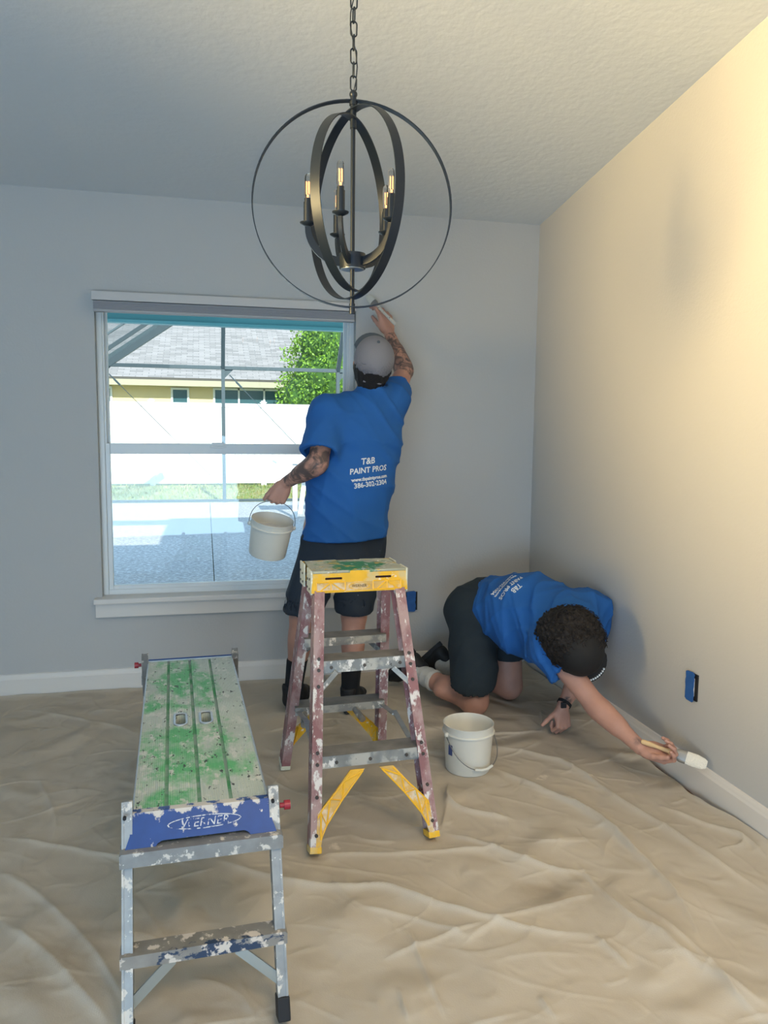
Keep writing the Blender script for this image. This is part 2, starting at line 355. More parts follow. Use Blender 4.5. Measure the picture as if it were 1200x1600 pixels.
# neighbour's house
m_shing = pbr('roof_shingles', (150, 142, 138), .9, var=.05, vscale=5)
nt = m_shing.node_tree; bk = nt.nodes.new('ShaderNodeTexBrick'); tcn = nt.nodes.new('ShaderNodeTexCoord')
bk.inputs['Color1'].default_value = lin((158, 150, 146)); bk.inputs['Color2'].default_value = lin((124, 118, 114)); bk.inputs['Mortar'].default_value = lin((104, 100, 98))
bk.inputs['Scale'].default_value = 1.0; bk.inputs['Brick Width'].default_value = .42; bk.inputs['Row Height'].default_value = .15; bk.inputs['Mortar Size'].default_value = .008; bk.inputs['Bias'].default_value = -.2
nt.links.new(tcn.outputs['Object'], bk.inputs['Vector']); nt.links.new(bk.outputs['Color'], nt.nodes['Principled BSDF'].inputs['Base Color'])
m_stuc = pbr('stucco_yellow', (224, 204, 160), .9)
m_fascia = pbr('fascia', (170, 164, 140), .6)
m_dglass = pbr('dark_glass', (58, 92, 100), .15)
nh = thing('neighbour_house', "neighbour's yellow stucco house with a pale shingled roof", 'house', (0, 28.5, GZ))
MB().lohi((-16, 0, 0), (16, 8, 3.0)).done('house_wall', m_stuc, nh)
pitch = math.atan2(2.35, 4.3)
rf = MB().lohi((-17, 0, 0), (17, 7.2, .12)).done('roof', m_shing, nh); rf.location = (0, -.62, 3.0); rf.rotation_euler = (pitch*.86, 0, 0)
MB().lohi((-17, -.64, 2.83), (17, -.60, 3.03)).lohi((-17, -.6, 2.83), (17, 0, 2.86)).done('fascia', m_fascia, nh)
for x0, x1, z0, z1, n in [(-1.18, -.55, 1.1, 2.80, 1), (-4.6, -3.15, 1.1, 2.8, 2), (.28, 3.0, .1, 2.82, 3)]:
    wf = ring('window', x0, x1, z0, z1, -.05, .03, .07, m_fence, nh)
    MB().lohi((x0+.05, -.02, z0+.05), (x1-.05, .0, z1-.05)).done('pane', m_dglass, wf)
    for k in range(1, n): MB().lohi((x0+(x1-x0)*k/n-.03, -.05, z0), (x0+(x1-x0)*k/n+.03, 0, z1)).done('mullion', m_fence, wf)

# big leafy tree behind the fence on the right
tree = thing('leafy_tree', 'big round bright green tree behind the white fence at the right', 'tree', (4.1, 24.5, GZ))
MB().tube([(0, 0, 0), (.05, 0, 1.0), (0, .05, 2.2)], [.16, .13, .09], 10).done('trunk', pbr('bark', (96, 80, 64), .9), tree, 1)
m_leaf = pbr('leaf', (112, 148, 44), .5, var=.45, vscale=3)
m_leaf.node_tree.nodes['Principled BSDF'].inputs['Transmission Weight'].default_value = .0
V = []; Fc = []
cl = [((0, 0, 2.9), 1.75), ((-.9, -.2, 2.3), 1.05), ((.9, -.1, 3.6), 1.3), ((-.2, -.2, 4.0), 1.25), ((.6, 0, 2.2), 1.4), ((-1.15, -.1, 1.9), .62)]
for c, r in cl:
    for k in range(int(2300*r*r/1.6)):
        d = rng.normal(size=3); d /= np.linalg.norm(d); rr = r*(.86+.2*rng.random()+.10*math.sin(d[0]*9)*math.sin(d[2]*8+1))
        p = np.array(c)+d*rr
        u = rng.normal(size=3); u /= np.linalg.norm(u); v = np.cross(u, rng.normal(size=3)); v /= np.linalg.norm(v); L = rng.uniform(.07, .12); W = L*.3
        i = len(V); V += [p, p+u*L*.5+v*W, p+u*L, p+u*L*.5-v*W]; Fc += [(i, i+1, i+2, i+3)]
me = bpy.data.meshes.new('foliage'); me.from_pydata([tuple(v) for v in V], [], Fc)
o = link('foliage', me, m_leaf, tree); o['kind'] = 'stuff'
for c, r in cl:
    pass
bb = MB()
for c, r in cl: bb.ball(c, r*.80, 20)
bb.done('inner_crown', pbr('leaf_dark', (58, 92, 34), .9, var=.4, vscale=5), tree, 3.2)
# white patio table seen past the man's elbow
pc = thing('patio_table', 'white patio table outside, seen between the held bucket and the man', 'table', (1.62, 12.5, GZ))
m_pc = pbr('white_frame', (236, 238, 238), .4)
MB().lohi((-.54, -.35, .86), (.54, .35, .90), .01).done('tabletop', m_pc, pc)
for x, y, dx in ((-.245, -.28, 0), (-.10, .28, .12), (.40, -.28, 0), (.42, .28, .05)):
    MB().beam((x, y, 0), (x+dx, y, .86), .075, .05, (0, 1, 0), .006).done('leg', m_pc, pc)

# ------------------------------------------------------------------ drop cloth
FOLDS = [([(0.017, 2.259), (0.195, 2.097), (0.334, 2.032), (0.48, 2.017), (0.539, 1.952), (0.715, 1.813), (0.841, 1.727), (0.973, 1.699)], 0.022, 0.05), ([(0.189, 2.241), (0.363, 2.211), (0.519, 2.185), (0.719, 2.165), (0.963, 2.132)], 0.012, 0.03), ([(0.825, 2.573), (0.815, 2.428), (0.915, 2.348), (0.997, 2.291)], 0.02, 0.03), ([(0.864, 2.617), (0.803, 2.44), (0.734, 2.279)], 0.016, 0.02), ([(1.028, 2.795), (1.178, 2.459), (1.281, 2.271), (1.29, 2.044), (1.29, 1.87), (1.255, 1.697), (1.209, 1.578)], 0.024, 0.04), ([(1.123, 2.903), (1.332, 2.732), (1.379, 2.604), (1.405, 2.362), (1.478, 2.123), (1.502, 1.926), (1.54, 1.753)], 0.02, 0.04), ([(1.224, 2.449), (1.27, 2.208), (1.29, 2.007)], 0.012, 0.025), ([(0.734, 2.279), (0.876, 2.132), (0.945, 2.044), (1.017, 1.974), (1.107, 1.968)], 0.016, 0.03), ([(-0.55, 2.085), (-0.448, 1.972), (-0.358, 1.846), (-0.276, 1.723), (-0.217, 1.633)], 0.022, 0.04), ([(-0.606, 2.323), (-0.495, 2.203), (-0.385, 2.05), (-0.263, 1.848), (-0.189, 1.684)], 0.018, 0.035), ([(-0.654, 2.524), (-0.448, 2.427), (-0.266, 2.32), (-0.058, 2.251)], 0.014, 0.03), ([(1.137, 1.839), (1.172, 1.688), (1.193, 1.581), (1.185, 1.426), (1.203, 1.343)], 0.014, 0.03), ([(0.969, 1.692), (0.995, 1.565)], 0.014, 0.02), ([(1.119, 1.727), (1.165, 1.517), (1.237, 1.384)], 0.02, 0.05), ([(1.742, 2.382), (1.721, 2.296), (1.73, 2.237), (1.757, 2.171)], 0.02, 0.02), ([(1.118, 3.007), (1.268, 2.976), (1.434, 3.015), (1.468, 2.866)], 0.018, 0.02), ([(1.519, 3.234), (1.393, 2.951)], 0.02, 0.015), ([(-0.828, 3.708), (-0.404, 3.426), (-0.3, 3.297)], 0.01, 0.03), ([(0.153, 3.527), (0.279, 3.614), (0.348, 3.692)], 0.012, 0.02), ([(0.194, 3.231), (0.305, 3.245), (0.488, 3.345), (0.655, 3.287)], 0.01, 0.015), ([(0.506, 1.831), (0.497, 1.731), (0.505, 1.495)], 0.012, 0.02), ([(0.615, 1.731), (0.705, 1.788), (0.849, 1.827), (1.057, 1.856)], 0.014, 0.03), ([(0.413, 1.726), (0.558, 1.768), (0.71, 1.801)], 0.012, 0.03), ([(1.079, 2.016), (1.08, 1.792), (1.159, 1.613)], 0.01, 0.02), ([(1.536, 2.287), (1.608, 2.137), (1.68, 2.039), (1.669, 1.909)], 0.014, 0.03), ([(1.665, 2.083), (1.673, 2.001), (1.548, 1.989)], 0.012, 0.02), ([(0.39, 1.939), (0.517, 1.87), (0.655, 1.747)], 0.01, 0.03), ([(0.423, 1.633), (0.422, 1.513)], 0.01, 0.02), ([(0.732, 1.524), (0.741, 1.443)], 0.01, 0.02), ([(-0.234, 2.91), (0.001, 2.704), (0.195, 2.558)], 0.008, 0.03), ([(-0.622, 2.937), (-0.501, 2.624), (-0.491, 2.459)], 0.008, 0.03)]
NX, NY = 760, 620
cx0, cx1, cy0, cy1 = -2.1, 1.722, .9, 3.897
gx, gy = np.meshgrid(np.linspace(cx0, cx1, NX), np.linspace(cy0, cy1, NY), indexing='ij')
hz = np.full(gx.shape, .0)
def ridge(P, h, wd, pw=1.0):
    """a crease in the cloth along a polyline: steep on one side, soft on the other"""
    P = np.array(P); m = wd*6; i0, i1 = np.searchsorted(gx[:, 0], [P[:, 0].min()-m, P[:, 0].max()+m]); j0, j1 = np.searchsorted(gy[0], [P[:, 1].min()-m, P[:, 1].max()+m])
    if i1-i0 < 2 or j1-j0 < 2: return
    X_, Y_ = gx[i0:i1, j0:j1], gy[i0:i1, j0:j1]; best = np.full(X_.shape, 9.); sgn = np.zeros(X_.shape); tt = np.zeros(X_.shape)
    tot = np.sum(np.linalg.norm(np.diff(P, axis=0), axis=1)); acc = 0
    for a, b_ in zip(P[:-1], P[1:]):
        d = b_-a; L = np.linalg.norm(d)+1e-9; d = d/L
        t = np.clip((X_-a[0])*d[0]+(Y_-a[1])*d[1], 0, L); ox, oy = X_-a[0]-d[0]*t, Y_-a[1]-d[1]*t; r = np.hypot(ox, oy); s_ = ox*d[1]-oy*d[0]
        q = r < best; best[q] = r[q]; sgn[q] = np.sign(s_)[q]; tt[q] = ((acc+t)/tot)[q]; acc += L
    ww = np.where(sgn > 0, wd*.4, wd*1.25)
    hz[i0:i1, j0:j1] += h*np.exp(-np.power(best/ww, pw))*np.clip(np.sin(np.pi*np.clip(tt, 0, 1))*1.6+.1, 0, 1)
def spl(P):
    """round a polyline's corners (two Chaikin passes)"""
    P = np.array(P, float)
    for _ in range(2):
        if len(P) < 3: break
        Q = [P[0]]
        for a, c in zip(P[:-1], P[1:]): Q += [a*.75+c*.25, a*.25+c*.75]
        P = np.array(Q+[P[-1]])
    return P
for P, h, wd in FOLDS: ridge(spl(P), h*.80, wd*.62, .95)
r2 = np.random.default_rng(11)
for k in range(230):                                     # small random creases
    x, y = r2.uniform(-2, 1.6), r2.uniform(1.0, 3.8); a = r2.normal(-.6, .8) if x > .2 else r2.uniform(0, 3.1)
    L = r2.uniform(.08, .45); c = r2.normal(0, .45); P = [(x, y)]
    for j in range(3): P.append((P[-1][0]+math.cos(a)*L/3, P[-1][1]+math.sin(a)*L/3)); a += c
    ridge(spl(P), r2.uniform(.0015, .0055)*(1 if x > -.2 else .6), r2.uniform(.007, .018))
for k in range(150):                                     # thin sharp fold lines
    x, y = r2.uniform(-1.6, 1.6), r2.uniform(1.2, 3.6); a = r2.normal(-.9, .6) if x > .1 else r2.uniform(0, 3.1); L = r2.uniform(.08, .38); c = r2.normal(0, .2)
    ridge(spl([(x, y), (x+math.cos(a)*L/2, y+math.sin(a)*L/2), (x+math.cos(a+c)*L, y+math.sin(a+c)*L)]), r2.uniform(.0015, .0035), r2.uniform(.004, .008), 1.0)
def wav(kx, ky, ph, wx=0., wy=0.): return np.sin(kx*gx+ky*gy+ph+1.3*np.sin(wx*gx+wy*gy+ph*2))
hz += .0022*(wav(9, 5, .4, 5, -3)+wav(-6, 11, 2.2, 3, 6)+.6*wav(21, 13, 1.1, 7, 4)+.5*wav(-17, 24, .2, 9, -5)+.35*wav(40, -31, .6, 13, 9))
hz += .004
# flatten under things that stand on the cloth
STAND = [(.295, 2.23, .05), (.69, 2.25, .05), (.268, 2.87, .05), (.678, 2.87, .06), (.142, 1.575, .05), (-.176, 1.56, .05), (.09, 3.04, .05), (-.24, 3.03, .05), (.975, 2.71, .14),
         (1.18, 3.2, .10), (1.42, 3.37, .10), (1.47, 2.93, .10), (1.02, 3.66, .13), (1.16, 3.8, .13), (.41, 3.57, .2), (.66, 3.48, .2), (1.10, 3.38, .12), (1.30, 3.5, .12), (.97, 3.62, .16), (1.13, 3.72, .16), (1.47, 2.91, .12)]
for x, y, r in STAND: hz *= 1-np.minimum(1, 1.25*np.exp(-((gx-x)**2+(gy-y)**2)/(r*r)))*.999
X = gx.copy()
# the cloth edge wanders a little off the right baseboard and climbs it elsewhere
edge = .004+.02*np.exp(-((gy-2.30)/.10)**2)+.030*np.exp(-((gy-2.58)/.09)**2)+.006*np.sin(gy*9)
k = np.clip((gx-1.45)/(1.722-1.45), 0, 1); X -= edge*k**2
hz += .018*np.exp(-(1.722-gx)/.02)*(1-np.exp(-((gy-2.42)/.25)**2))+.012*np.exp(-(3.897-gy)/.02)
hz = np.maximum(hz, .0012)
V = np.stack([X, gy, hz-.001], -1).reshape(-1, 3)
ii = np.arange(NX*NY).reshape(NX, NY)
Fq = np.stack([ii[:-1, :-1], ii[1:, :-1], ii[1:, 1:], ii[:-1, 1:]], -1).reshape(-1, 4)
def mesh_np(name, V, Fq):
    me = bpy.data.meshes.new(name); n = len(V); me.vertices.add(n); me.vertices.foreach_set('co', np.asarray(V, np.float32).ravel())
    m = len(Fq); k = Fq.shape[1]; me.loops.add(m*k); me.loops.foreach_set('vertex_index', Fq.astype(np.int32).ravel())
    me.polygons.add(m); me.polygons.foreach_set('loop_start', np.arange(0, m*k, k, dtype=np.int32)); me.update(calc_edges=True); return me
dc = link('drop_cloth', mesh_np('drop_cloth', V, Fq), m_cloth, smooth=4)
tag(dc, 'wrinkled beige canvas drop cloth spread over the whole floor', 'drop cloth')

# ------------------------------------------------------------------ work platform in the foreground
m_alu = pbr('aluminium', (178, 182, 184), .38, .85, var=.12, vscale=25, bump=.15, bscale=60)
m_alu_p = pbr('aluminium_painted', (150, 150, 148), .55, .55, var=.15, vscale=25)
splat(m_alu_p, (206, 200, 190), 26, .58, .02, seed=4); splat(m_alu_p, (226, 222, 214), 60, .66, .015, seed=8)
m_bar2 = pbr('crossbar_worn', (150, 146, 140), .55, .4, var=.15, vscale=20)
splat(m_bar2, (44, 62, 88), 34, .58, .03, (1, 1, 1.5), seed=2, zone=((.03, -.122, 0), (.12, .022, .2)))
splat(m_bar2, (208, 198, 186), 28, .57, .02, seed=6)
m_deck = pbr('deck_paint', (184, 194, 186), .6, .15, var=.10, vscale=8)
nt = m_deck.node_tree; wv = nt.nodes.new('ShaderNodeTexWave'); wv.wave_type = 'BANDS'; wv.bands_direction = 'X'; wv.inputs['Scale'].default_value = 62
tcn = nt.nodes.new('ShaderNodeTexCoord'); nt.links.new(tcn.outputs['Object'], wv.inputs['Vector']); bn = nt.nodes.new('ShaderNodeBump'); bn.inputs['Strength'].default_value = .5; bn.inputs['Distance'].default_value = .002
nt.links.new(wv.outputs['Fac'], bn.inputs['Height']); nt.links.new(bn.outputs[0], nt.nodes['Principled BSDF'].inputs['Normal'])
for (zx, zy, rx, ry, sd_, th) in [(-.04, .42, .16, .13, 1, .54), (-.03, .25, .13, .10, 2, .50), (.07, .22, .075, .06, 3, .50), (-.07, .05, .07, .045, 4, .48), (-.04, .95, .08, .26, 5, .50), (-.12, .70, .06, .05, 6, .52), (.04, .80, .05, .16, 7, .54)]:
    splat(m_deck, (96, 176, 118), 11, th+.04, .12, (1.6, 1, 1), seed=sd_*3.3, zone=((zx, zy, .44), (rx*.9, ry*.9, .5)))
splat(m_deck, (204, 206, 200), 18, .60, .05, (2, 1, 1), seed=12)
splat(m_deck, (52, 58, 60), 90, .635, .02, (1, .45, 1), seed=21, detail=8)
m_groove = pbr('groove', (136, 154, 142), .7, .1); splat(m_groove, (60, 140, 84), 9, .52, .1, seed=3)
m_blue = pbr('blue_plastic', (24, 66, 130), .45, var=.1, vscale=30)
splat(m_blue, (206, 200, 190), 38, .66, .02, (1, 1, 1), seed=5); splat(m_blue, (196, 190, 182), 34, .63, .03, seed=15, zone=((0, 0, .447), (.3, .08, .016)))
m_zinc = pbr('zinc', (188, 200, 204), .28, .9)
m_redk = pbr('red_knob', (150, 34, 48), .4)
pf = thing('work_platform', 'long aluminium work platform splashed with green paint, blue end caps', 'work platform', (-.02, 1.721, .002), .040)
DZ = .44
px = [-.150, -.079, -.004, .068, .150]; gw = .009
def rectpts(x0, x1, y0, y1): return [(x0, y0), (x1, y0), (x1, y1), (x0, y1)]
for i in range(4):
    x0 = px[i]+(gw/2 if i else 0); x1 = px[i+1]-(gw/2 if i < 3 else 0)
    ol = [rectpts(x0, x1, .006, 1.176)]
    if i in (1, 2): ol.append(stadium(-.042 if i == 1 else .032, .565, .031, .095))
    MB().poly(ol, .030, Matrix.Translation((0, 0, DZ-.015))).done('deck_plank', m_deck, pf)
for x in px[1:4]: MB().lohi((x-gw/2, .006, DZ-.028), (x+gw/2, 1.176, DZ-.005)).done('deck_groove', m_groove, pf)
for x in (-.042, .032):
    MB().poly([stadium(x, .565, .040, .104), stadium(x, .565, .029, .093)], .006, Matrix.Translation((0, 0, DZ+.001))).done('handle_rim', m_alu, pf)
for s_ in (-1, 1): MB().lohi((s_*.150, .006, DZ-.052), (s_*.154, 1.176, DZ+.002), .001).done('side_rail', m_alu, pf)
MB().lohi((-.155, 1.170, DZ-.05), (.155, 1.182, DZ+.004), .001).done('end_rail', m_alu, pf)
cap_o = [(-.154, .012), (.154, .012), (.157, -.035), (.171, -.078), (.167, -.085), (.122, -.085), (.102, -.056), (.093, -.051), (-.088, -.051), (-.098, -.056), (-.114, -.085), (-.170, -.085), (-.173, -.078), (-.157, -.035)]
cap = MB().poly([cap_o], .010, Matrix.Translation((0, .0, DZ-.006)) @ Matrix.Rotation(math.radians(60), 4, 'X'))
cap.box((0, .013, DZ+.0022), (.306, .024, .006), bev=.002)
cap = cap.done('end_cap', m_blue, pf, .5)
cap2 = MB().poly([cap_o], .010, Matrix.Translation((0, 1.186, DZ-.006)) @ Matrix.Rotation(math.radians(120), 4, 'X')).done('end_cap', m_blue, pf, .5)
m_mark = pbr('worn_print', (196, 200, 204), .6); splat(m_mark, (24, 66, 128), 60, .53, .03)
Mc = Matrix.Translation((0, 0, DZ-.006)) @ Matrix.Rotation(math.radians(60), 4, 'X') @ Matrix.Translation((0, -.024, .0056))
MB().poly([ellipse(.005, .002, .082, .0145), ellipse(.005, .002, .079, .0122)], .001, Mc).done('emblem_ring', m_mark, cap)
me = text_mesh('WERNER', .026, shear=.2, space=1.05); me.transform(Mc @ Matrix.Translation((.005, .001, 0))); link('lettering', me, m_mark, cap)
for end in (0, 1):
    def E(x, y, z):  # local mirror for the far end
        return (x, y if end == 0 else 1.182-y, z)
    for sx in (-1, 1):
        xx = sx*.163
        top, foot = E(xx, .024, DZ+.026), E(xx, -.156, .012)
        b = MB(); b.beam(top, foot, .036, .016, (1, 0, 0))
        b.beam(top, foot, .040, .005, (1, 0, 0), off=(0, -.009)); b.beam(top, foot, .040, .005, (1, 0, 0), off=(0, .009))
        leg = b.done('leg', m_alu_p, pf)
        f = Vector(foot); t_ = Vector(top); d = (t_-f).normalized()
        MB().beam(f-d*.001, f+d*.048, .048, .028, (1, 0, 0), .004).done('rubber_foot', m_dark, leg)
        kx = sx*(.163+.014); kp = Vector(E(kx, -.004, DZ-.012))
        if (sx > 0) == (end == 0): MB().cyl(kp, kp+Vector((sx*.012, 0, 0)), .006, n=12).cyl(kp+Vector((sx*.010, 0, 0)), kp+Vector((sx*.024, 0, 0)), .011, n=14).done('lock_knob', m_redk, pf, .6)
        MB().cyl(E(xx-.004, -.014 if end == 0 else -.012, DZ+.008), E(xx-.004, -.022, DZ+.008), .004, n=10).done('rivet', m_dark, leg)
    # crossbars: channels wrapping the legs
    for (z, yy, hh, m_) in ((.365, -.036, .030, m_alu_p), (.173, -.100, .026, m_bar2)):
        bar = MB(); bar.lohi(E(-.175, yy-.018, z-hh/2), E(.175, yy-.014, z+hh/2)); bar.lohi(E(-.175, yy-.018, z+hh/2), E(.175, yy+.030, z+hh/2+.003)); bar.lohi(E(-.175, yy+.026, z-hh/2), E(.175, yy+.030, z+hh/2))
        bar.lohi(E(-.178, yy-.018, z-hh/2), E(-.174, yy+.030, z+hh/2)); bar.lohi(E(.174, yy-.018, z-hh/2), E(.178, yy+.030, z+hh/2))
        o = bar.done('crossbar', m_, pf, tf=Matrix.Translation((0, 0, -z))); o.location = (0, 0, z)
    for sx in (-1, 1): MB().beam(E(sx*.070, -.106, .158), E(sx*.160, -.128, .084), .022, .004, (0, 1, 0)).beam(E(sx*.070, -.100, .158), E(sx*.160, -.122, .084), .004, .014, (0, 1, 0)).done('brace', m_zinc, pf)

# ------------------------------------------------------------------ twin stepladder
m_rail = pbr('rail_fibreglass', (138, 96, 99), .6, var=.12, vscale=18)
splat(m_rail, (168, 142, 140), 16, .50, .08, (1, 1, .5), seed=3); splat(m_rail, (216, 212, 208), 24, .585, .02, (1, 1, .45), seed=11); splat(m_rail, (214, 208, 204), 80, .64, .02, (1, 1, .5), seed=14)
m_step = pbr('step_aluminium', (148, 152, 152), .5, .55, var=.15, vscale=20)
splat(m_step, (176, 176, 170), 14, .52, .04, seed=2); splat(m_step, (226, 224, 220), 30, .61, .02, (1, 1, .5), seed=7); splat(m_step, (84, 86, 86), 50, .66, .02, seed=17)
m_tread = pbr('tread', (128, 126, 122), .7, .2, var=.2, vscale=16)
m_yel = pbr('yellow_plastic', (228, 178, 40), .45, var=.08, vscale=20)
splat(m_yel, (206, 184, 128), 12, .56, .06, seed=5); splat(m_yel, (226, 220, 210), 34, .66, .02, seed=9)
m_yel2 = pbr('yellow_rib', (240, 186, 44), .4); m_yelw = pbr('yellow_worn', (206, 168, 96), .5, var=.1, vscale=20); splat(m_yelw, (214, 196, 170), 16, .52, .05, seed=5); splat(m_yelw, (226, 176, 50), 12, .56, .04, seed=8); splat(m_yelw, (96, 150, 96), 18, .68, .03, seed=3)
m_ytop = pbr('ladder_top', (172, 176, 160), .6, var=.15, vscale=20)
splat(m_ytop, (46, 128, 88), 14, .50, .05, seed=2, zone=((-.01, -.01, .84), (.09, .07, .2))); splat(m_ytop, (200, 168, 80), 22, .60, .04, seed=6); splat(m_ytop, (96, 104, 110), 40, .62, .03, (1, 3, 1), seed=8); splat(m_ytop, (214, 214, 208), 30, .62, .02, seed=16)
m_cream = pbr('cream_plate', (206, 208, 188), .5); splat(m_cream, (238, 238, 232), 40, .6, .04)
m_bolt = pbr('bolt', (96, 92, 90), .5, .7)
ld = thing('twin_stepladder', 'paint-spattered red and yellow twin stepladder behind the standing man', 'stepladder', (.484, 2.55, .003), .045)
ld['label'] = 'paint-spattered red twin stepladder with a yellow top, in front of the standing man'
H = .845
def railx(z): return .204-.056*(z/.78)
def raily(z): return -.320+.243*(z/.80)
for fy in (1, -1):
    for sx in (-1, 1):
        a = Vector((sx*(railx(.012)-.012), fy*raily(.012), .012)); c = Vector((sx*(railx(.78)-.012), fy*raily(.78), .772))
        b = MB(); up = (1, 0, 0)
        b.beam(a, c, .056, .005, up, off=(0, sx*.014)); 
        b.beam(a, c, .005, .033, up, off=(-.0275, 0)); b.beam(a, c, .005, .033, up, off=(.0275, 0))
        r_ = b.done('rail', m_rail, ld)
        d = (c-a).normalized()
        MB().beam(a-d*.002, a+d*.018, .062, .037, up, .003).done('foot_pad', m_yel if fy == 1 else m_cream, r_)
        b = MB()
        for z in (.30, .265, .585, .55, .50, .17, .06):
            t = z/.79; p = a.lerp(c, t)+Vector((0, -fy*.031, 0)); b.cyl(p, p+Vector((0, -fy*.005, 0)), .0055, n=10)
        # rail bolts read as one set of rivets
        o = b.done('rivets', m_bolt, r_); o['kind'] = 'stuff'
    for z in (.286, .566):
        hw = railx(z)-.014; y = raily(z)
        s1 = MB(); s1.lohi((-hw, fy*(y-.026), z-.040), (hw, fy*(y-.023), z)); s1.lohi((-hw, fy*(y+.050), z-.030), (hw, fy*(y+.053), z)); s1 = s1.done('step', m_step, ld, tf=None)
        t_ = MB()
        for k in range(9): t_.lohi((-hw, fy*(y-.026+k*.0088), z-.003+(0 if k % 2 else .0016)), (hw, fy*(y-.026+(k+1)*.0088), z+.0004))
        o = t_.done('tread', m_tread, s1); o['kind'] = 'stuff'
        b = MB()
        for xx in (-.11, .0, .12): b.cyl((xx, fy*(y-.026), z-.022), (xx, fy*(y-.030), z-.022), .0055, n=10)
        o = b.done('rivets', m_bolt, s1); o['kind'] = 'stuff'
    for sx in (-1, 1):   # small struts under the upper step
        MB().beam((sx*.095, fy*(raily(.525)-.020), .530), (sx*(railx(.465)-.010), fy*(raily(.465)-.020), .468), .016, .006, (0, 1, 0)).done('strut', m_step, ld)
    for sx in (-1, 1):   # yellow truss braces under the lower step
        # outline in the plane of the rails: u across, v up along the slope
        def U(z): return (z/.845)*math.hypot(.845, .234)
        ol = [(.036, U(.243)), (.076, U(.243)), (.112, U(.180)), (.165, U(.095)), (.172, U(.060)), (.183, U(.010)), (.193, U(.002)), (.194, U(.03)), (.184, U(.135)), (.168, U(.142)), (.120, U(.190)), (.100, U(.21))]
        ol = [(.024, U(.243)), (.070, U(.243)), (.120, U(.188)), (.180, U(.128)), (.190, U(.034)), (.186, U(.022)), (.178, U(.024)), (.168, U(.060)), (.152, U(.092)), (.100, U(.160))]
        ol = [(sx*x, y) for x, y in ol]
        mbr = m_yelw if fy == 1 else m_yel
        s_vec = Vector((0, fy*.234/.845*1.0, 1.0)).normalized()
        Mb = M3((0, fy*(raily(0)-.026), 0), (1, 0, 0), s_vec)
        br = MB().poly([ol if sx > 0 else ol[::-1]], .010, Mb).done('truss_brace', mbr, ld)
        b = MB()
        edge1 = [Vector((sx*x, y, 0)) for x, y in ((.030, U(.238)), (.102, U(.160)), (.154, U(.094)), (.174, U(.055)))]
        edge2 = [Vector((sx*x, y, 0)) for x, y in ((.068, U(.238)), (.118, U(.186)), (.160, U(.146)), (.180, U(.118)))]
        zf = .006 if (Mb.to_3x3() @ Vector((0, 0, 1))).y*fy < 0 else -.006
        pts = []
        for k in range(7):
            e = edge1 if k % 2 == 0 else edge2; t = k/6*3; i = min(int(t), 2); p = e[i].lerp(e[i+1], t-i); p.z = zf; pts.append(Mb @ p)
        b.tube(pts, .0030, 6); b.tube([Mb @ Vector((p.x, p.y, zf)) for p in edge1], .0026, 6); b.tube([Mb @ Vector((p.x, p.y, zf)) for p in edge2], .0026, 6)
        b.done('truss_rib', m_yel2, br)
        if fy == -1:
            b = MB(); b.tube([Mb @ Vector((q.x, q.y, -zf)) for q in [Mb.inverted() @ w_ for w_ in pts]], .0030, 6); b.done('truss_rib', m_yel2, br)
        if fy == 1: MB().beam(Mb @ Vector((sx*.050, U(.235), -zf*3)), Mb @ Vector((sx*.178, U(.11), -zf*3)), .004, .034, (0, 1, 0)).done('brace_web', m_rail, br)
